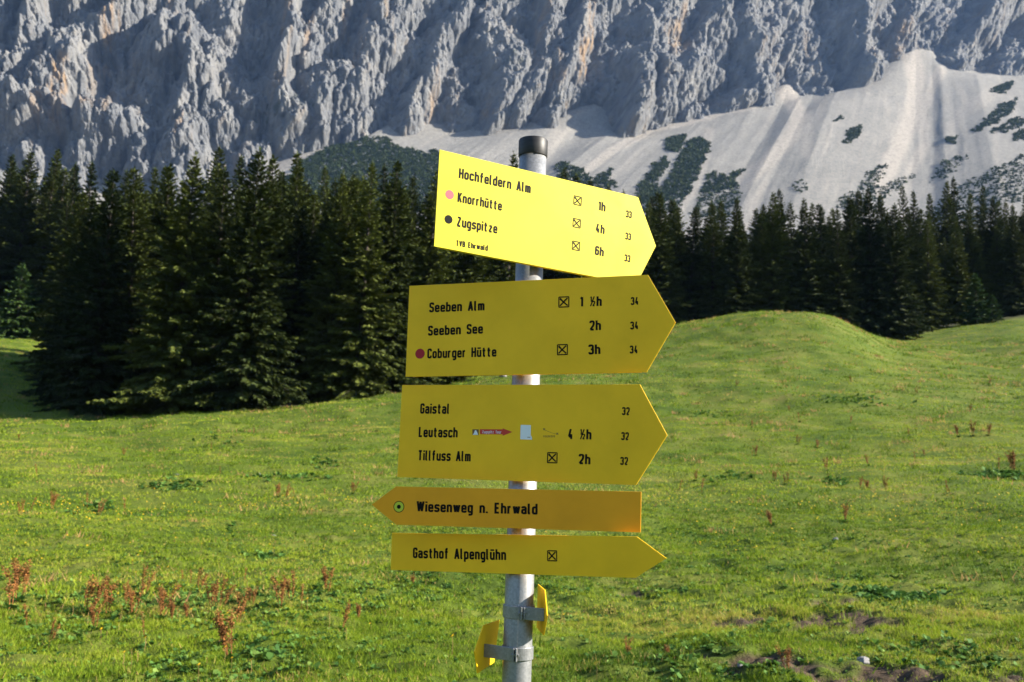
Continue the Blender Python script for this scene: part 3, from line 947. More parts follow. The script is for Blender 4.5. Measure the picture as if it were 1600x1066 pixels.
# --- narrow traffic lettering: centre lines of strokes on a 10 unit cap height
a_, x_, c_, w_ = 0.72, 6.5, 9.28, 3.1
ARCH = lambda w=w_: [(0, 4.4), (0, x_), (w, x_), (w, 0)]
BOWL_R = [(0, x_, 0), (w_, x_), (w_, a_), (0, a_, 0)]
BOWL_L = [(w_, x_, 0), (0, x_), (0, a_), (w_, a_, 0)]
GL = {
    'H': [[(0, 0), (0, 10)], [(w_ + .3, 0), (w_ + .3, 10)], [(0, 5.1), (w_ + .3, 5.1)]],
    'o': [[(0, 3), (0, a_), (w_, a_), (w_, x_), (0, x_), (0, 3)]],
    'c': [[(w_, 5.1), (w_, x_), (0, x_), (0, a_), (w_, a_), (w_, 2.1)]],
    'h': [[(0, 0), (0, 10)], ARCH()],
    'f': [[(.9, 0), (.9, c_), (2.5, c_)], [(-.5, x_), (2.6, x_)]],
    'e': [[(w_, 2.0), (w_, a_), (0, a_), (0, x_), (w_, x_), (w_, 3.6, 0), (0, 3.6)]],
    'l': [[(0, 10), (0, a_), (1.2, a_)]],
    'd': [[(w_, 0), (w_, 10)], BOWL_L],
    'r': [[(0, 0), (0, 7.2)], [(0, 4.4), (0, x_), (2.1, x_)]],
    'n': [[(0, 0), (0, 7.2)], ARCH()],
    'm': [[(0, 0), (0, 7.2)], ARCH(2.4), [(2.4, 4.4), (2.4, x_), (4.8, x_), (4.8, 0)]],
    'A': [[(0, 0), (1.85, 9.8, 0), (3.7, 0)], [(.6, 2.9), (3.1, 2.9)]],
    'K': [[(0, 0), (0, 10)], [(3.3, 10), (0.3, 4.2)], [(1.2, 5.6), (3.5, 0)]],
    'u': [[(0, 7.2), (0, a_), (w_, a_), (w_, 2.8)], [(w_, 0), (w_, 7.2)]],
    'ü': [[(0, 7.2), (0, a_), (w_, a_), (w_, 2.8)], [(w_, 0), (w_, 7.2)], [(.65, 8.3), (.65, 9.8)], [(2.45, 8.3), (2.45, 9.8)]],
    't': [[(.9, 9.3), (.9, a_), (2.5, a_)], [(-.5, x_), (2.7, x_)]],
    'Z': [[(0, c_), (w_ + .2, c_, 0), (0, a_, 0), (w_ + .3, a_)]],
    'g': [[(w_, 7.2), (w_, -1.9), (.1, -1.9)], BOWL_L],
    's': [[(w_, 5.3), (w_, x_), (0, x_), (0, 3.7), (w_, 3.5), (w_, a_), (0, a_), (0, 1.9)]],
    'p': [[(0, 7.2), (0, -2.6)], BOWL_R],
    'i': [[(0, 0), (0, 7.2)], [(0, 8.4), (0, 9.9)]],
    'z': [[(0, x_), (w_, x_, 0), (0, a_, 0), (w_, a_)]],
    'T': [[(0, c_), (3.6, c_)], [(1.8, 0), (1.8, 9)]],
    'V': [[(0, 10), (1.8, .2, 0), (3.6, 10)]],
    'B': [[(0, 0), (0, 10)], [(0, a_, 0), (w_ + .2, a_), (w_ + .2, 5.0), (0, 5.0, 0)], [(0, 5.15, 0), (w_, 5.15), (w_, c_), (0, c_, 0)]],
    'E': [[(w_, c_), (0, c_, 0), (0, a_, 0), (w_, a_)], [(0, 5.1), (2.7, 5.1)]],
    'w': [[(0, 7.2), (1.25, .3, 0), (2.5, 7.0, 0), (3.75, .3, 0), (5, 7.2)]],
    'a': [[(.2, 5.4), (.2, x_), (w_, x_), (w_, 0)], [(w_, 4.0, 0), (0, 4.0), (0, a_), (w_, a_, 0)]],
    'S': [[(w_, 7.5), (w_, c_), (0, c_), (0, 5.4), (w_, 4.7), (w_, a_), (0, a_), (0, 2.5)]],
    'b': [[(0, 0), (0, 10)], BOWL_R],
    'C': [[(w_, 7.2), (w_, c_), (0, c_), (0, a_), (w_, a_), (w_, 2.8)]],
    'G': [[(w_, 7.2), (w_, c_), (0, c_), (0, a_), (w_, a_), (w_, 4.8, 0), (1.6, 4.8)]],
    'L': [[(0, 10), (0, a_, 0), (2.9, a_)]],
    'W': [[(0, 10), (1.4, .3, 0), (2.8, 9.6, 0), (4.2, .3, 0), (5.6, 10)]],
    '.': [[(0, 0), (0, 1.5)]],
    '1': [[(0, 7.9), (1.5, 9.6, 0), (1.5, 0)]],
    '2': [[(0, 7.5), (0, c_), (w_, c_), (w_, 5.6), (0, a_, 0), (w_ + .1, a_)]],
    '3': [[(0, 7.7), (0, c_), (w_ - .1, c_), (w_ - .1, 5.2), (1.1, 5.2)], [(1.3, 5.1), (w_, 5.1), (w_, a_), (0, a_), (0, 2.3)]],
    '4': [[(1.7, 10), (0.1, 2.4, 0), (w_ + .4, 2.4)], [(2.4, 4.9), (2.4, 0)]],
    '6': [[(w_ - .1, 7.7), (w_ - .1, c_), (0, c_), (0, a_), (w_, a_), (w_, 5.6), (0, 5.6, 0)]],
}
GL['½'] = [[(x * .55, 4.6 + y * .54) for x, y, *r in s] for s in GL['1']] + [[(0.2, 0), (3.6, 10)]] + [[(2.4 + x * .55, y * .54) for x, y, *r in s] for s in GL['2']]


def rounded(path, r=1.35):
    out = [np.array(path[0][:2], float)]
    for i in range(1, len(path) - 1):
        p0, p, p1 = (np.array(q[:2], float) for q in path[i - 1:i + 2])
        rr = path[i][2] if len(path[i]) > 2 else r
        u, v = p0 - p, p1 - p
        lu, lv = np.linalg.norm(u), np.linalg.norm(v)
        rr = min(rr, lu * .49, lv * .49)
        if rr < .05:
            out.append(p); continue
        u, v = u / lu, v / lv
        for t in np.linspace(0, 1, 6):
            q = (p + u * rr) * (1 - t) ** 2 + p * 2 * t * (1 - t) + (p + v * rr) * t * t
            out.append(q)
    out.append(np.array(path[-1][:2], float))
    return out


def split_sharp(path):
    """breaks a stroke where it doubles back, so that each leg keeps its width"""
    out, cur = [], [path[0]]
    for i in range(1, len(path)):
        cur.append(path[i])
        if i < len(path) - 1 and len(path[i]) > 2:
            u = np.array(path[i][:2], float) - path[i - 1][:2]; v = np.array(path[i + 1][:2], float) - path[i][:2]
            if u @ v < 0.05 * np.linalg.norm(u) * np.linalg.norm(v) - 1e-9 and abs(u @ v) > 1e-6:
                out.append(cur); cur = [path[i]]
    return out + [cur]


def ribbon(pts, hw):
    L, R = [], []
    n = len(pts)
    for i in range(n):
        d0 = pts[i] - pts[i - 1] if i else pts[1] - pts[0]
        d1 = pts[i + 1] - pts[i] if i < n - 1 else d0
        d0 = d0 / np.linalg.norm(d0); d1 = d1 / np.linalg.norm(d1)
        n0 = np.array([-d0[1], d0[0]]); n1 = np.array([-d1[1], d1[0]])
        mm = n0 + n1
        mm = mm / max(np.dot(mm, n0), 0.55)
        L.append(pts[i] + mm * hw); R.append(pts[i] - mm * hw)
    return L, R


class Ink:
    """flat strokes in sign plane coordinates (metres), each stroke lifted a hair above the one before"""
    def __init__(s):
        s.v = []; s.f = []

    def strokes(s, paths, fn, hw, closed=False):
        for k, p in enumerate(paths):
            L, R = ribbon(p, hw)
            b = len(s.v)
            z = 0.00030 + 0.00004 * k
            for l, r in zip(L, R):
                s.v.append((*fn(l), z)); s.v.append((*fn(r), z))
            for i in range(len(p) - 1):
                s.f.append((b + 2 * i, b + 2 * i + 1, b + 2 * i + 3, b + 2 * i + 2))

    def poly(s, pts, z=0.0003):
        b = len(s.v)
        s.v += [(p[0], p[1], z) for p in pts]
        s.f.append(tuple(range(b, b + len(pts))))


class Sign:
    def __init__(s, yaw, corners, mat, label, gap=0.0155):
        y = math.radians(yaw)
        s.n = np.array([math.sin(y), -math.cos(y), 0.0])       # facing normal
        s.o = np.array([PX, PY, 0]) + s.n * (PR + gap)
        P = [s.at3(*c) for c in corners]
        s.cen = sum(P) / len(P)
        s.ex = unit(np.cross([0, 0, 1.0], s.n)); s.ey = np.array([0, 0, 1.0])
        # in-plane tilt of the panel
        e = P[s_top(corners)[1]] - P[s_top(corners)[0]]
        t = math.atan2(e @ s.ey, e @ s.ex)
        s.ex, s.ey = s.ex * math.cos(t) + s.ey * math.sin(t), s.ey * math.cos(t) - s.ex * math.sin(t)
        s.poly = [((p - s.cen) @ s.ex, (p - s.cen) @ s.ey) for p in P]
        mbx = MB()
        T = 0.0022
        mbx.prism(s.poly, (0, 0, 0), (1, 0, 0), (0, 1, 0), (0, 0, 1), -T, 0)
        n_ = len(s.poly)
        cx_ = np.mean([p[0] for p in s.poly]); cy_ = np.mean([p[1] for p in s.poly])
        for i in range(n_):            # returned edges along top and bottom
            a, bb = np.array(s.poly[i]), np.array(s.poly[(i + 1) % n_])
            if np.linalg.norm(bb - a) < 0.3: continue
            dn = (bb - a) / np.linalg.norm(bb - a); inn = np.array([-dn[1], dn[0]])
            A0, B0 = a + dn * .012 + inn * .0006, bb - dn * .012 + inn * .0006
            mbx.prism([A0, B0, B0 + inn * .0018, A0 + inn * .0018], (0, 0, 0), (1, 0, 0), (0, 1, 0), (0, 0, 1), -.013, -T + .0001)
        s.ob = mbx.build('arrow_sign', mat, post, bevel=0.0004)
        mt = Matrix.Identity(4)
        for i in range(3):
            mt[i][0], mt[i][1], mt[i][2] = s.ex[i], s.ey[i], s.n[i]
        c = local(s.cen)
        mt[0][3], mt[1][3], mt[2][3] = c
        s.ob.matrix_local = mt
        if label: s.ob['label'] = label
        s.ink = Ink()
        # holder behind the panel: band round the pole and a short flat arm
        cz = s.cen[2]
        q = MB()
        q.tube([(0, 0, cz - .014), (0, 0, cz + .014)], PR + .0025, 40)
        A = np.array([s.n[0], s.n[1], 0]); Bx = np.cross([0, 0, 1], A)
        q.prism([(-.02, -.0125), (.02, -.0125), (.02, .0125), (-.02, .0125)], (0, 0, cz), Bx, (0, 0, 1), A, PR + .0015, PR + gap - T - 0.0002)
        q.build('clamp', MAT_STEEL, post)

    def at3(s, px, py):
        r = ray(float(px), float(py))
        return CAM + r * (((s.o - CAM) @ s.n) / (r @ s.n))

    def uv(s, px, py):
        p = s.at3(px, py) - s.cen
        return np.array([p @ s.ex, p @ s.ey])

    def text(s, txt, x0, y0, x1, y1, cap, ink=None, wt=0.98):
        A = s.uv(x0, y0); B = s.uv(x1, y1)
        C = s.uv(x0, y0 - cap)
        h = np.linalg.norm(C - A) / 10.0
        cur = 0; items = []
        for ch in txt:
            if ch == ' ':
                cur += 5.2; continue
            g = GL[ch]
            wd = max(p[0] for st in g for p in st)
            items.append((cur + .72, g, ch)); cur += wd + 1.44 + 1.25
        tot = cur - 1.25
        ex = (B - A) / tot
        ey = np.array([-ex[1], ex[0]]); ey = ey / np.linalg.norm(ey) * h
        for off, g, ch in items:
            fn = lambda q, off=off: A + ex * (off + q[0]) + ey * q[1]
            (ink or s.ink).strokes([rounded(r_) for p in g for r_ in split_sharp(p)], fn, wt * (0.58 if ch == '½' else 1))

    def hut(s, px, py, hp):
        """crossed cutlery in a square"""
        c = s.uv(px, py); h = np.linalg.norm(s.uv(px, py - hp) - c)
        sq = [(-1, -1), (1, -1), (1, 1), (-1, 1)]
        k = Ink()
        fn = lambda q: c + np.array(q) * h
        for i in range(4):
            p, q = np.array(sq[i], float), np.array(sq[(i + 1) % 4], float)
            dd = (q - p) / 2
            s.ink.strokes([[p - dd * 0.045, q - dd * 0.045]], fn, 0.11)
        s.ink.strokes([[np.array((-.78, -.75)), np.array((.25, .3)), np.array((.75, .78))], [np.array((-.75, .78)), np.array((-.2, .1)), np.array((.78, -.75))]], fn, 0.14)
        s.ink.strokes([[np.array((.25, .52)), np.array((.5, .36))], ], fn, 0.10)
        s.ink.strokes([[np.array((-.8, .62)), np.array((-.45, .3))]], fn, 0.12)

    def disc(s, px, py, rp, mat, name, lift=0.0002):
        c = s.uv(px, py); r = np.linalg.norm(s.uv(px, py - rp) - c)
        k = Ink()
        k.poly([c + r * np.array((math.cos(t), math.sin(t))) for t in np.linspace(0, 2 * math.pi, 40)[:-1]], lift)
        s.sub(k, name, mat)
        return c, r

    def sub(s, ink, name, mat):
        me = bpy.data.meshes.new(name)
        me.from_pydata([tuple(map(float, v)) for v in ink.v], [], ink.f)
        me.update(); me.materials.append(mat)
        ob = bpy.data.objects.new(name, me)
        COL.objects.link(ob); ob.parent = s.ob
        return ob

    def done(s):
        if s.ink.f: s.sub(s.ink, 'lettering', MAT_INK)


def s_top(c):
    """indices of the ends of the top edge"""
    return s_top.idx


# polygons go counter clockwise seen from the front: bottom left, bottom right, tip, top right, top left
s_top.idx = (4, 3)
S1 = Sign(28.5, [(678.3, 385), (994, 445), (1025, 384.5), (997, 308.2), (687, 233.7)], MAT_YELLOW_SUNLIT, 'bright sunlit yellow arrow sign at the top pointing right and away')
S1.text('Hochfeldern Alm', 717, 278.3, 828.7, 302, 15.6)
S1.text('Knorrhütte', 715, 315.5, 783.7, 329.3, 15)
S1.text('Zugspitze', 713.7, 353.7, 776.7, 365, 15.3)
S1.text('TVB Ehrwald', 712.5, 384.3, 762, 392, 8.8, wt=1.05)
S1.disc(702.5, 304.3, 7.2, MAT_PINK, 'marker_dot')
S1.disc(700.8, 343, 6.8, MAT_INK, 'marker_dot')
for p in ((902.5, 313.8), (901.2, 349), (900, 384.3)): S1.hut(*p, 6.6)
S1.text('1h', 934.5, 328.2, 945.5, 330.8, 13.8)
S1.text('4h', 930.7, 362.8, 944, 366, 13.8)
S1.text('6h', 929.5, 397.8, 942.7, 401, 13.8)
S1.text('33', 978, 339.3, 986.7, 341.3, 10.6); S1.text('33', 977, 373.8, 985.4, 375.8, 10.6); S1.text('33', 975.7, 408, 984.4, 410, 10.6)
S1.done()
S2 = Sign(-16.5, [(633.6, 588.8), (1010.5, 581.6), (1055.6, 504), (1012.5, 429.5), (639.6, 446.7)], MAT_YELLOW, 'shaded yellow arrow sign second from the top')
S2.text('Seeben Alm', 671, 488, 756.6, 485, 14.8)
S2.text('Seeben See', 669.2, 524.4, 754.3, 521, 14.8)
S2.text('Coburger Hütte', 668, 560, 775.3, 557, 14.8)
S2.disc(656.3, 552.8, 7.8, MAT_RED, 'marker_dot')
S2.hut(881, 472, 7.8); S2.hut(878.8, 546.5, 7.8)
S2.text('1 ½h', 906, 479, 939.8, 478.2, 15); S2.text('2h', 921.4, 516.4, 938.6, 515.8, 15); S2.text('3h', 920, 553.9, 937.8, 553.2, 15)
S2.text('34', 986, 476.6, 998, 476.2, 11.8); S2.text('34', 985.2, 514.8, 997.6, 514.4, 11.8); S2.text('34', 984.4, 552.3, 996.7, 552, 11.8)
S2.done()
S3 = Sign(-21, [(620.7, 745.5), (993.9, 757.9), (1042.5, 680), (999.8, 600.7), (628.3, 601.8)], MAT_YELLOW, 'shaded yellow arrow sign third from the top with small stickers')
S3.text('Gaistal', 656.7, 646.2, 702.2, 646.6, 15.5)
S3.text('Leutasch', 654.4, 682.8, 714.6, 683.6, 15.5)
S3.text('Tillfuss Alm', 653, 719.2, 735, 721, 15.5)
S3.hut(863, 715.4, 7.8)
S3.text('4 ½h', 887.6, 686, 923.6, 686.8, 15.5); S3.text('2h', 904.4, 725, 922, 725.6, 15.5)
S3.text('32', 972, 648.4, 983.5, 648.8, 12); S3.text('32', 970.8, 687.5, 982.3, 687.9, 12); S3.text('32', 969.4, 726.3, 981, 726.7, 12)
# stickers
k = Ink(); k.poly([S3.uv(*p) for p in ((749.8, 678.6), (785.5, 678.8), (785.5, 681), (800.8, 675.2), (785.5, 669.4), (785.5, 671), (749.8, 670.8))], .00022)
o = S3.sub(k, 'sticker', MAT_STRED); o['label'] = 'small red arrow sticker with white lettering'
k = Ink(); S3.text('Zugspitz Tour', 753.5, 677.3, 783.5, 677.6, 4.6, ink=k, wt=.7)
k2 = S3.sub(k, 'lettering', MAT_WHITE)
k = Ink(); k.poly([S3.uv(*p) for p in ((738.2, 679.8), (748, 679.9), (748, 671), (738.2, 671))], .00022)
S3.sub(k, 'sticker', MAT_BROWN)
k = Ink(); k.poly([S3.uv(*p) for p in ((739.2, 679.6), (747.2, 679.6), (745.6, 675.5), (744, 672.2), (742.2, 672.6), (740.6, 676.5))], .00034)
S3.sub(k, 'mountain_mark', MAT_WHITE)
k = Ink(); k.poly([S3.uv(*p) for p in ((813, 686.6), (831.4, 687.2), (831.2, 683.5), (829.2, 680), (829.6, 664.4), (813.6, 664))], .00022)
o = S3.sub(k, 'sticker', MAT_WHITE); o['label'] = 'blank whitish sticker with a torn corner'
k = Ink(); k.strokes([[S3.uv(824, 683.2), S3.uv(828.8, 683.6)]], lambda q: q, 0.0006)
# route sketch with two end marks and illegible small print
pts = [S3.uv(849.8 + 22 * t, 671.2 + 7.2 * math.sin(1.45 * t)) for t in np.linspace(0, 1, 9)]
k.strokes([pts], lambda q: q, 0.00025)
for (cx, cy) in ((850.3, 670.8), (871, 677.8)):
    k.strokes([[S3.uv(cx - 1.5, cy - 1.5), S3.uv(cx + 1.5, cy + 1.5)], [S3.uv(cx - 1.5, cy + 1.4), S3.uv(cx + 1.5, cy - 1.4)]], lambda q: q, 0.0006)
for i in range(8):
    X = 849.5 + i * 2.35
    k.strokes([[S3.uv(X, 683.6), S3.uv(X + .1, 680.8), S3.uv(X + 1.4, 681.0)], [S3.uv(X + .2, 682.4), S3.uv(X + 1.5, 682.6 + (i % 3) * .5)]], lambda q: q, 0.00034)
S3.sub(k, 'route_mark', MAT_BROWN)
S3.done()
# the orange one points left
s_top.idx = (4, 3)
S4 = Sign(-14, [(619, 820), (1001, 832), (1001.9, 768.5), (1001.9, 768.5), (619, 760.2), (580.7, 788.6)], MAT_ORANGE, None) if False else None


class SignL(Sign):
    pass


s_top.idx = (3, 2)
S4 = SignL(-14, [(619, 820), (1001, 832), (1001.9, 768.5), (619, 760.2), (580.7, 788.6)], MAT_ORANGE, 'orange narrow arrow sign pointing left', gap=0.046)
S4.text('Wiesenweg n. Ehrwald', 651, 799.2, 839.5, 803.8, 16)
c, r = S4.disc(623.3, 792, 9.0, MAT_INK, 'marker_ring', 0.0002)
S4.disc(623.3, 792, 7.9, MAT_GREEN, 'marker_disc', 0.0003)
S4.disc(623.3, 792, 3.3, MAT_INK, 'marker_dot', 0.0004)
S4.done()
s_top.idx = (4, 3)
S5 = Sign(-25, [(610.4, 890.7), (992.7, 903.2), (1041, 872.3), (995, 838.6), (612.3, 832.8)], MAT_YELLOW, 'yellow narrow arrow sign lowest of the five, pointing right')
S5.text('Gasthof Alpenglühn', 645.6, 871.9, 790.5, 875.2, 16)
S5.hut(862.8, 868.6, 7.8)
S5.done()


# --- two small signs turned edge-on near the foot of the post, each on a clamp
def edge_sign(tip_px, tip_py, depth_tip, yaw, hgt, length, side, label, dx):
    """panel whose arrow tip points towards the viewer; side: +1 clamp on its right"""
    r = ray(float(tip_px), float(tip_py))
    tip = CAM + r * (depth_tip / r[1])
    a = math.radians(yaw)
    back = np.array([math.sin(a), math.cos(a), 0.0])       # runs away from the viewer
    nrm = np.array([math.cos(a), -math.sin(a), 0.0])
    pl = [(0, 0), (0.045, -hgt / 2), (length, -hgt / 2), (length, hgt / 2), (0.045, hgt / 2)]
    if side > 0:
        pl = [(0, 0), (0.020, -hgt / 2), (length * .82, -hgt * .42), (length, hgt / 2), (0.045, hgt / 2)]
    q = MB()
    q.prism(pl, local(tip), back, (0, 0, 1), nrm, -0.0012, 0.0012)
    o = q.build('arrow_sign', MAT_YELLOW, post, bevel=0.0004)
    o['label'] = label
    return tip, back, nrm


def band(z, hh, side, ang, sign_pt, name_arm='bracket'):
    q = MB()
    q.tube([(0, 0, z - hh), (0, 0, z - hh + .0008), (0, 0, z + hh - .0008), (0, 0, z + hh)], [PR + .0022, PR + .003, PR + .003, PR + .0022], 40)
    # bolted lug
    a = math.radians(ang)
    A = np.array([math.sin(a), -math.cos(a), 0]); Bx = np.cross([0, 0, 1], A)
    for off in (-0.0028, 0.0028):
        q.prism([(off - .0012, -hh), (off + .0012, -hh), (off + .0012, hh), (off - .0012, hh)], (0, 0, z), Bx, (0, 0, 1), A, PR + .001, PR + .016)
    q.tube([A * (PR + .009) + Bx * .008 + np.array([0, 0, z]), A * (PR + .009) - Bx * .008 + np.array([0, 0, z])], .0038, 6)
    c = q.build('clamp', MAT_STEEL, post, bevel=.0004)
    return c


def bracket(p0, p1, hh, t, name='bracket'):
    """flat steel strap standing on edge between two points"""
    p0 = np.asarray(p0, float); p1 = np.asarray(p1, float)
    d = unit(p1 - p0); n = unit(np.cross(d, [0, 0, 1.0]))
    L = np.linalg.norm(p1 - p0)
    q = MB()
    q.prism([(0, -hh), (L, -hh), (L, hh), (0, hh)], p0, d, (0, 0, 1), n, -t, t)
    return q.build(name, MAT_STEEL, post, bevel=.0008)


# right one: seen nearly along its face
zA = z_at(955, 820); zB = z_at(1019, 808)
tipA, bA, nA = edge_sign(855.3, 962, PY - 0.075, -5.5, 0.088, 0.15, -1, 'small yellow sign seen edge-on, right of the post', 0)
tipB, bB, nB = edge_sign(741.2, 1018, PY - 0.045, 20.0, 0.090, 0.135, 1, 'small yellow sign seen edge-on, left of the post near its foot', 0)
band(zA, .0125, 1, 10, None)
lt = np.array(local(tipA)) + bA * 0.035 - nA * .0014
bracket((0.004, -PR - .006, zA), (lt[0], lt[1], zA - .001), .0125, .0016)
bracket((0.004, -PR - .0055, zA), (0.024, -PR * .7, zA), .0125, .0015)
band(zB, .0125, 1, -8, None)
lt = np.array(local(tipB)) + bB * 0.05 + nB * .0014
bracket((-0.003, -PR - .006, zB), (lt[0], lt[1], zB + .001), .0130, .0016)

# ------------------------------------------------------------------ grass
def in_view_scatter(n, d0, d1, amax=0.575):
    az = RNG.uniform(-amax, amax, n)
    d = np.sqrt(RNG.uniform(d0 * d0, d1 * d1, n))
    return np.sin(az) * d, np.cos(az) * d, d


def blades(n, d0, d1, nb, h0, h1, wd, tris=True):
    x, y, d = in_view_scatter(n, d0, d1)
    mud = mud_mask(x, y); fo = forest_mask(x, y)
    clump = noise2(x / 0.55, y / 0.55, 61)
    keep = (RNG.random(n) > mud * 0.9) & (fo < .5) & (RNG.random(n) < 0.6 + 0.8 * clump)
    x, y, d, clump = x[keep], y[keep], d[keep], clump[keep]
    m_ = len(x)
    lush = fbm(x / 2.3, y / 2.3, 63, 3); dry = fbm(x / 6.0 + 3, y / 6.0, 67, 3)
    X = np.repeat(x, nb) + RNG.normal(0, 0.035, m_ * nb) * (1 + (d1 > 30)); Y = np.repeat(y, nb) + RNG.normal(0, 0.035, m_ * nb) * (1 + (d1 > 30))
    Z = ground_z(X, Y) - 0.008
    n = m_ * nb
    hh = RNG.uniform(h0, h1, n) * np.repeat(np.clip(0.9 + 0.55 * lush + .3 * clump, .45, 1.6), nb)
    th = RNG.uniform(0, 6.283, n); ln = RNG.uniform(0.15, 0.95, n)
    tip = np.stack([X + np.cos(th) * ln * hh, Y + np.sin(th) * ln * hh, Z + hh], -1)
    ph = RNG.uniform(0, 6.283, n)
    W = wd * RNG.uniform(.6, 1.3, n)
    dx, dy = np.cos(ph) * W, np.sin(ph) * W
    A = np.stack([X - dx, Y - dy, Z], -1); B = np.stack([X + dx, Y + dy, Z], -1)
    V = np.stack([A, B, tip], 1).reshape(-1, 3)
    band = fbm(x / 11, y / 5, 78, 3)
    t = np.clip(0.40 + 0.50 * np.repeat(band, nb) + 0.50 * np.repeat(dry, nb) - .36 * np.repeat(lush, nb) + RNG.normal(0, .15, n), 0, .82)
    red = 0.025 + (.20 + .25 * (d > 28)) * sstep(.12, .5, fbm(x / 4.2, y / 2.6, 69, 3))
    t = np.where(RNG.random(n) < np.repeat(red, nb), RNG.uniform(.8, 1, n), t)
    return V, np.repeat(t, 3)


parts = [blades(52000, 5.5, 13, 7, .025, .075, .0045), blades(60000, 13, 28, 5, .03, .085, .0085), blades(80000, 28, 62, 4, .03, .10, .018), blades(130000, 62, 150, 3, .04, .11, .045)]
V = np.concatenate([p[0] for p in parts]); tt = np.concatenate([p[1] for p in parts])
o = mesh_np('grass', V, np.arange(len(V)).reshape(-1, 3), MAT_GRASS, attrs={'tint': tt})
tag(o, 'short grazed meadow grass, bright green with straw patches', 'grass', kind='stuff')


# taller tussocks, dark or sorrel red, that mottle the middle distance
x, y, d = in_view_scatter(9000, 9, 125)
keep = (forest_mask(x, y) < .5) & (RNG.random(len(x)) < sstep(-.25, .55, fbm(x / 3.5, y / 2.2, 77, 3)))
x, y, d = x[keep], y[keep], d[keep]
nb = 16
rad = np.repeat(RNG.uniform(.05, .17, len(x)) * (1 + d / 70), nb); n = len(rad)
X = np.repeat(x, nb) + RNG.normal(0, 1, n) * rad * 1.5; Y = np.repeat(y, nb) + RNG.normal(0, 1, n) * rad * .7
Z = ground_z(X, Y) - .01
hh = RNG.uniform(.07, .19, n) * (1 + np.repeat(d, nb) / 160); th = RNG.uniform(0, 6.283, n); ph = RNG.uniform(0, 6.283, n); W = .005 + .00035 * np.repeat(d, nb)
tip = np.stack([X + np.cos(th) * hh * .6, Y + np.sin(th) * hh * .6, Z + hh], -1)
V = np.stack([np.stack([X - np.cos(ph) * W, Y - np.sin(ph) * W, Z], -1), np.stack([X + np.cos(ph) * W, Y + np.sin(ph) * W, Z], -1), tip], 1).reshape(-1, 3)
kind = RNG.random(len(x))
tt = np.where(kind < .2, RNG.uniform(.9, 1.0, len(x)), RNG.uniform(.02, .3, len(x)))
o = mesh_np('tussock_grass', V, np.arange(len(V)).reshape(-1, 3), MAT_GRASS, attrs={'tint': np.repeat(np.repeat(tt, nb), 3)})
tag(o, 'darker and sorrel red grass tufts mottling the meadow', 'grass', kind='stuff')


# ------------------------------------------------------------------ broad leaved weeds (ground cover)
def rosettes(x, y, rad, nl, tint0):
    m_ = len(x)
    n = m_ * nl
    X = np.repeat(x, nl); Y = np.repeat(y, nl); Rr = np.repeat(rad, nl)
    th = RNG.uniform(0, 6.283, n); el = RNG.uniform(.15, 1.1, n)
    U = np.stack([np.cos(th) * np.cos(el), np.sin(th) * np.cos(el), np.sin(el)], -1)
    side = np.stack([-np.sin(th), np.cos(th), RNG.normal(0, .3, n)], -1)
    L = Rr * RNG.uniform(.6, 1.25, n); W = L * RNG.uniform(.22, .36, n)
    C = np.stack([X, Y, ground_z(X, Y)], -1)
    b = C; m1 = C + U * (L * .4)[:, None]; m2 = C + U * (L * .78)[:, None] - [0, 0, 1] * (L * .06)[:, None]; tp = C + U * L[:, None] - [0, 0, 1] * (L * .22)[:, None]
    s1 = side * W[:, None]; s2 = side * (W * .75)[:, None]
    V = np.stack([b, m1 + s1, m1 - s1, m2 + s2, m2 - s2, tp], 1).reshape(-1, 3)
    k = np.arange(n)[:, None] * 6
    F3 = np.concatenate([k + [0, 2, 1], k + [3, 4, 5]]); F4 = k + [1, 2, 4, 3]
    return V, F3, F4, np.repeat(np.clip(np.repeat(tint0, nl) + RNG.normal(0, .14, n), 0, 1), 6)


xs, ys, rs, ts = [], [], [], []
x, y, d = in_view_scatter(60000, 5.5, 30)
px, py = proj(np.stack([x, y, ground_base(x, y)], -1))
dens = 0.20 + 0.55 * sstep(.05, .45, fbm(x / 1.6, y / 1.6, 71, 3)) * sstep(30, 14, d)
def ell(cx, cy, rx, ry): return 1 - sstep(.5, 1.1, np.hypot((px - cx) / rx, (py - cy) / ry) + .35 * noise2(x / .7, y / .7, 73))
for e in ((330, 960, 330, 45), (120, 975, 150, 50), (560, 950, 110, 40), (1400, 935, 75, 18), (1090, 1010, 140, 30), (1450, 1030, 160, 30), (400, 1040, 260, 40), (1080, 1050, 120, 40), (1180, 985, 60, 14), (1090, 830, 60, 16), (270, 765, 40, 8), (660, 930, 60, 30)):
    dens = np.maximum(dens, .85 * ell(*e))
keep = (RNG.random(len(x)) < dens * .95) & (mud_mask(x, y) < .6)
xs.append(x[keep]); ys.append(y[keep]); rs.append(RNG.uniform(.025, .070, keep.sum()) * (.7 + .5 * np.clip(dens[keep], 0, 1))); ts.append(np.clip(.62 + .6 * fbm(x[keep] / 1.1, y[keep] / 1.1, 75) + RNG.normal(0, .2, keep.sum()), 0, 1))
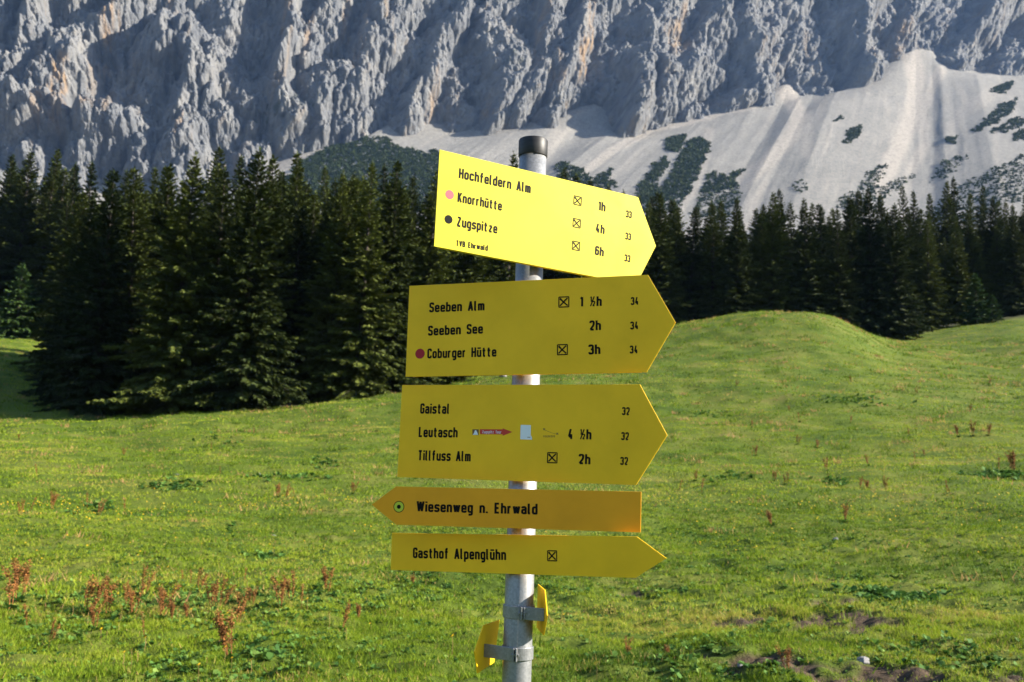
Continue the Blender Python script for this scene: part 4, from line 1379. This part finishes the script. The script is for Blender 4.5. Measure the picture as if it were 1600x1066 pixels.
# distant dark tufts
for cx, cy, rx, n in ((112, 808, 12, 26), (160, 790, 14, 22), (270, 764, 42, 60), (505, 723, 22, 30), (440, 750, 60, 40), (1330, 630, 50, 70), (1570, 742, 45, 90), (1110, 648, 40, 30), (1130, 745, 40, 26), (660, 700, 40, 20), (340, 690, 30, 20), (1400, 936, 60, 90), (362, 832, 8, 8), (420, 872, 30, 30), (1300, 755, 30, 20), (950, 715, 50, 30)):
    for _ in range(n):
        hx, hy, hd = hit(cx + random.gauss(0, rx * .6), cy + random.gauss(0, 4))
        xs.append([hx]); ys.append([hy]); rs.append([random.uniform(.07, .15) * (1 if hd < 30 else 1.5)]); ts.append([random.uniform(.15, .75)])
V, F3, F4, tn = rosettes(np.concatenate(xs), np.concatenate(ys), np.concatenate(rs), 7, np.concatenate(ts))
o = mesh_np('broadleaf_weeds', V, [F3, F4], MAT_WEED, attrs={'tint': tn})
tag(o, 'low dark green broad leaved weeds spread through the meadow grass', 'weeds', kind='stuff')

# ------------------------------------------------------------------ dock plants with rust coloured seed heads
def dock_proto(seed, h=1.0, stems=1, bushy=1.0):
    rng = np.random.default_rng(seed)
    st = MB(); Cs, Us, Ls, Ws = [], [], [], []
    for s_ in range(stems):
        a = rng.uniform(0, 6.28); ln = rng.uniform(.03, .20) * (1 if stems == 1 else 1.6)
        hh = h * rng.uniform(.8, 1.0)
        top_ = np.array([math.cos(a) * ln * hh, math.sin(a) * ln * hh, hh])
        b0 = np.array([math.cos(a) * .03, math.sin(a) * .03, -.03]); mid = (b0 + top_) / 2 + np.array([rng.normal(0, .015), rng.normal(0, .015), 0])
        st.tube([b0, mid, top_], [.011, .008, .003], 5, caps=False)
        axes = [(mid * .6 + b0 * .4, top_, 1.0)]
        for _ in range(int(rng.integers(2, 5))):
            f = rng.uniform(.35, .8); p = b0 + (top_ - b0) * f; aa = rng.uniform(0, 6.28); l2 = rng.uniform(.12, .26) * bushy
            q = p + np.array([math.cos(aa) * l2 * .45, math.sin(aa) * l2 * .45, l2])
            st.tube([p, q], [.005, .002], 4, caps=False); axes.append((p, q, .8))
        for p, q, sc in axes:
            n = int(np.linalg.norm(q - p) * 170)
            t = rng.random(n)
            C = p + (q - p) * t[:, None] + rng.normal(0, .026 * sc, (n, 3))
            Cs.append(C); Us.append(unit(rng.normal(0, 1, (n, 3)) + [0, 0, -.3])); Ls.append(rng.uniform(.022, .05, n)); Ws.append(rng.uniform(.010, .021, n))
    C, U, L, W = (np.concatenate(q) for q in (Cs, Us, Ls, Ws))
    N = unit(np.cross(U, rng.normal(0, 1, U.shape)))
    q = leafquads(C, N, U, L, W, rng)
    head = mesh_np('seed_head', q.reshape(-1, 3), np.arange(len(C) * 4).reshape(-1, 4), MAT_DOCK, link=False)
    stalk = st.build('stalk', MAT_DOCK); COL.objects.unlink(stalk)
    n = 6 * stems + 3
    th = rng.uniform(0, 6.28, n); el = rng.uniform(.2, 1.0, n)
    U = np.stack([np.cos(th) * np.cos(el), np.sin(th) * np.cos(el), np.sin(el)], -1)
    N = np.stack([-np.sin(th), np.cos(th), 0 * th], -1)
    q = leafquads(np.zeros((n, 3)), N, U, rng.uniform(.14, .30, n), rng.uniform(.03, .055, n), rng)
    lv = mesh_np('leaves', q.reshape(-1, 3), np.arange(n * 4).reshape(-1, 4), MAT_WEED, link=False, attrs={'tint': np.repeat(rng.uniform(.1, .6, n), 4)})
    return stalk, head, lv


DV = [dock_proto(1, stems=2), dock_proto(2, bushy=1.3, stems=3), dock_proto(3, stems=2), dock_proto(4, stems=4, bushy=1.2), dock_proto(5, bushy=.6)]
_du = set()
DOCKS = [  # px, base py, height px, variant, label
    (14, 968, 66, 2, 'tall rusty dock clump cut by the left border'), (26, 962, 58, 1, 'rusty dock stalk just right of the clump at the left border'),
    (45, 926, 28, 0, 'short rusty dock stalk standing behind the clump at the left border'), (44, 985, 40, 4, 'dim brown dock stalk low in the weeds near the left border'),
    (75, 1006, 34, 0, 'lone short orange dock stalk below the near weed belt, far left'), (72, 950, 14, 4, 'tiny dock stalk between the two leftmost dock groups'),
    (128, 966, 44, 4, 'thin dock stalk leading the second dock group from the left'), (138, 970, 56, 1, 'dense rusty dock stalk in the second group from the left'),
    (153, 968, 46, 4, 'thin dock stalk in the middle of the second group'), (167, 970, 56, 2, 'forked rusty dock at the right end of the second group'),
    (148, 992, 36, 3, 'low dark brown dock tangle in front of the second group'), (198, 958, 36, 0, 'dock stalk just left of the tallest slender dock'),
    (206, 972, 46, 1, 'rusty dock stalk in front of the tallest slender dock'), (222, 946, 44, 0, 'slender upright dock set back from the near weed belt'),
    (250, 978, 52, 1, 'thick rusty dock stalk alone in the left half of the weed belt'), (226, 1006, 40, 4, 'thin dock stalk low in the grass below the thick one'),
    (268, 985, 30, 3, 'short spreading dock beside the thick rusty one'), (292, 982, 24, 3, 'pale low dock tuft right of the thick rusty one'),
    (286, 914, 24, 4, 'first small dock stalk of the far thin row behind the weed belt'), (298, 922, 24, 4, 'second small dock stalk of the far thin row'),
    (310, 936, 36, 0, 'tallest dock of the far thin row behind the weed belt'), (331, 972, 42, 1, 'dark rusty dock left one of the close pair in mid weed belt'),
    (343, 970, 46, 0, 'rusty dock right one of the close pair in mid weed belt'), (369, 988, 60, 2, 'tall rusty dock below the left tip of the orange sign, mid weed belt'),
    (360, 1042, 74, 3, 'big tangled rusty dock clump nearest the bottom edge'), (392, 966, 30, 1, 'leaning feathery dock right of the tall mid belt dock'),
    (381, 922, 24, 4, 'small far dock stalk behind the leaning feathery one'), (437, 974, 48, 1, 'rusty dock stalk below the left end of the lowest arrow sign'),
    (455, 962, 46, 0, 'upright dock second of the three below the left signs'), (470, 968, 42, 4, 'thin dock third of the three below the left signs'),
    (511, 942, 42, 3, 'broad rusty dock clump set back below the lowest arrow sign'), (533, 998, 44, 2, 'dark brown dock in front of the broad set back clump'),
    (560, 982, 28, 3, 'low dock tangle right of the dark brown dock'), (427, 940, 20, 4, 'faint short dock behind the three below the signs'),
    (645, 925, 22, 3, 'small brown dock tuft just left of the post'),
    (30, 814, 24, 0, 'mid distance dock stalk near the left border'), (45, 806, 24, 4, 'leaning mid distance dock near the left border'),
    (80, 798, 26, 1, 'rusty mid distance dock above the dark tuft'), (137, 792, 24, 4, 'thin mid distance dock above the dark tuft, its right'),
    (153, 806, 26, 0, 'mid distance dock right of the dark tuft'), (193, 800, 24, 4, 'lone mid distance dock far left of the orange sign'),
    (58, 752, 20, 4, 'solitary far dock on the left slope'), (193, 708, 12, 1, 'tiny far dock high on the left slope'), (258, 706, 12, 4, 'tiny far dock right of the other high one'),
    (330, 702, 13, 4, 'tiny far dock on the middle of the left slope'), (434, 780, 22, 1, 'mid distance dock left one of a pair beside the third sign'),
    (444, 782, 24, 0, 'mid distance dock right one of a pair beside the third sign'), (460, 778, 16, 4, 'faint mid distance dock next to the pair'),
    (551, 774, 20, 1, 'mid distance dock close to the tip of the orange sign'), (397, 682, 12, 4, 'far dock near the crest left of the third sign'),
    (1520, 686, 26, 2, 'far rusty dock clump at right, its tallest stalk'), (1498, 688, 18, 3, 'low far dock spreading left of the tall right clump'), (1544, 686, 18, 3, 'low far dock spreading right of the tall right clump'),
    (1585, 738, 34, 3, 'dark far dock clump by the right border'), (1560, 734, 22, 4, 'thin far dock just left of the right border clump'),
    (1249, 662, 18, 4, 'thin far dock right of the third sign tip'), (1358, 734, 18, 0, 'lone far dock on the right slope'), (1430, 724, 18, 4, 'bent thin far dock on the right slope'),
    (1210, 756, 18, 1, 'far dock right of the orange sign'), (1480, 780, 22, 4, 'thin dock above the yellow flower band on the right'), (1180, 712, 16, 3, 'faint far dock cluster right of the signs'),
    (981, 1026, 36, 2, 'red stemmed dock at the bottom right of the post'), (1042, 1030, 30, 3, 'brown dried dock tuft by the muddy track'), (1232, 1052, 40, 1, 'small red dock beside the mud at the bottom right'),
]
for px, py, hp, v, lab in DOCKS:
    x, y, d = hit(px, py)
    h = hp * d / FPX
    t = empty('dock_plant', (x, y, float(ground_z(x, y))))
    t.rotation_euler = (random.gauss(0, .10), random.gauss(0, .10), random.uniform(0, 6.28))
    t.scale = (h * 1.25, h * 1.25, h)
    tag(t, lab, 'dock plant', 'dried dock plants in the meadow')
    for o in DV[v]:
        if v in _du: o = o.copy()
        COL.objects.link(o); o.parent = t
    _du.add(v)

# small far stalks that nothing tells apart
n_far = 0
while n_far < 34:
    px = random.choice([random.uniform(0, 570), random.uniform(1060, 1600), random.gauss(1340, 90)]); py = random.choice([random.gauss(690, 25), random.gauss(770, 25), random.gauss(605, 14) if px > 1100 else random.gauss(740, 30)])
    if not (0 < px < 1600) or py < (680 if px < 700 else 585) or py > 840: continue
    x, y, d = hit(px, py)
    h = random.uniform(.28, .5)
    t = empty('dock_plant', (x, y, float(ground_z(x, y))))
    t.rotation_euler = (random.gauss(0, .12), random.gauss(0, .12), random.uniform(0, 6.28)); t.scale = (h * 1.5, h * 1.5, h)
    tag(t, 'small faint reddish dock tuft scattered far up the sunny meadow slope', 'dock plant', 'faint far dock tufts')
    for o in DV[random.choice([0, 2, 3, 4])]:
        o = o.copy(); COL.objects.link(o); o.parent = t
    n_far += 1

# ------------------------------------------------------------------ yellow flowers
def flower_geo(rng, c, r, h):
    """five petals round a stalk top, as quads"""
    a0 = rng.uniform(0, 6.28)
    V = []
    up = np.array([rng.normal(0, .3), rng.normal(0, .3) - .25, 1.0]); up /= np.linalg.norm(up)
    e1 = unit(np.cross(up, [0, 1, .1])); e2 = np.cross(up, e1)
    for k in range(6):
        a = a0 + k * 1.047
        d = e1 * math.cos(a) + e2 * math.sin(a); s = e2 * math.cos(a) - e1 * math.sin(a)
        V += [c, c + d * r * .6 + s * r * .42 + up * r * .25, c + d * r + up * r * .35, c + d * r * .6 - s * r * .42 + up * r * .25]
    return V


rng = np.random.default_rng(3)
fv = flower_geo(rng, np.array([0, 0, .12]), .02, .12)
proto_f = mesh_np('blossom', fv, np.arange(len(fv)).reshape(-1, 4), MAT_PETAL, link=False)
sb = MB(); sb.tube([(0, 0, -.02), (.006, 0, .06), (0, 0, .12)], .002, 4, caps=False)
proto_s = sb.build('stalk', MAT_DRY); COL.objects.unlink(proto_s)
spots = []
while len(spots) < 95:
    px = random.choice([random.gauss(300, 170), random.gauss(200, 120), random.uniform(0, 1600)]); py = random.choice([random.gauss(955, 45), random.uniform(850, 1060)])
    if 0 < px < 1600 and 840 < py < 1060 and not (600 < px < 1010 and py < 905) and not (780 < px < 835):
        spots.append((px, py))
for i, (px, py) in enumerate(spots):
    x, y, d = hit(px, py)
    t = empty('yellow_flower', (x, y, float(ground_z(x, y))))
    s = random.uniform(.8, 1.35); t.scale = (s, s, random.uniform(.6, 1.4))
    t.rotation_euler = (0, 0, random.uniform(-.6, .6))
    tag(t, 'small yellow wildflower in the near meadow grass', 'wildflower', 'small yellow wildflowers in the near meadow')
    for o in (proto_f, proto_s):
        q = o if i == 0 else o.copy()
        COL.objects.link(q); q.parent = t
V = []
for _ in range(2000):
    u = random.random()
    if u < .65: px, py = random.uniform(-60, 1660), random.gauss(797, 9)
    elif u < .75: px, py = random.gauss(110, 70), random.gauss(800, 14)
    else: px, py = random.uniform(-60, 1660), random.uniform(770, 880)
    if random.random() > .45 + .6 * noise2(px / 90, py / 14, 81): continue
    x, y, d = hit(px, py)
    V += flower_geo(rng, np.array([x, y, float(ground_z(x, y)) + rng.uniform(.08, .16)]), rng.uniform(.012, .022), .1)
o = mesh_np('flower_carpet', V, np.arange(len(V)).reshape(-1, 4), MAT_PETAL)
tag(o, 'band of countless tiny yellow flowers across the middle of the meadow', 'wildflowers', kind='stuff')

# ------------------------------------------------------------------ stones
def stone(px, py, wpx, label, sq=.7):
    x, y, d = hit(px, py)
    r = wpx * d / FPX / 2
    rng = np.random.default_rng(int(px))
    n1, n2 = 14, 10
    V = []
    for i in range(n2):
        ph = -math.pi / 2 + math.pi * i / (n2 - 1)
        for j in range(n1):
            a = 2 * math.pi * j / n1
            V.append((math.cos(a) * math.cos(ph), math.sin(a) * math.cos(ph), math.sin(ph) * sq))
    V = np.array(V)
    k = 1 + .28 * noise2(V[:, 0] * 1.4 + px, V[:, 1] * 1.4 + V[:, 2] * 1.9, 91) + .12 * noise2(V[:, 0] * 3.4 + px, V[:, 2] * 3.4 + V[:, 1] * 2, 92)
    V = V * k[:, None] * r
    F = [(i * n1 + j, i * n1 + (j + 1) % n1, (i + 1) * n1 + (j + 1) % n1, (i + 1) * n1 + j) for i in range(n2 - 1) for j in range(n1)]
    o = mesh_np('stone', V, np.array(F), MAT_STONE)
    o.location = (x, y, float(ground_z(x, y)) + r * sq * .45)
    tag(o, label, 'stone', 'pale stones in the grass')


stone(55, 519, 15, 'pale boulder beside the young spruce at the left border')
stone(786, 590, 12, 'white stone between the second and third signs left of the post')
stone(1349, 1036, 18, 'light grey stone lying in the muddy track at the bottom right')
stone(1156, 1046, 9, 'small light stone on the mud below the signs, right of the post')
stone(277, 738, 6, 'small pale stone halfway up the left slope')
stone(405, 737, 6, 'small pale stone on the left slope, left of the third sign')
stone(428, 836, 7, 'grey stone in the grass left of the lowest arrow sign')
stone(1306, 853, 8, 'grey stone in the grass right of the lowest arrow sign')

# ------------------------------------------------------------------ mountain air
hz = MB()
hz.add([(-2200, -1000, -1.5), (2600, -1000, -1.5), (2600, 2600, -1.5), (-2200, 2600, -1.5), (-2200, -1000, 1500), (2600, -1000, 1500), (2600, 2600, 1500), (-2200, 2600, 1500)],
       [(0, 3, 2, 1), (4, 5, 6, 7), (0, 1, 5, 4), (1, 2, 6, 5), (2, 3, 7, 6), (3, 0, 4, 7)])
hm = bpy.data.materials.new('mountain_air'); hm.use_nodes = True
hm.node_tree.nodes.remove(hm.node_tree.nodes['Principled BSDF'])
pv = hm.node_tree.nodes.new('ShaderNodeVolumePrincipled')
pv.inputs['Color'].default_value = (0.30, 0.52, 1.0, 1)
pv.inputs['Density'].default_value = 0.000028
pv.inputs['Anisotropy'].default_value = 0.0
hm.node_tree.links.new(pv.outputs[0], hm.node_tree.nodes['Material Output'].inputs['Volume'])
o = hz.build('haze', hm)
tag(o, 'thin bluish mountain air between meadow and rock wall', 'haze', kind='stuff')
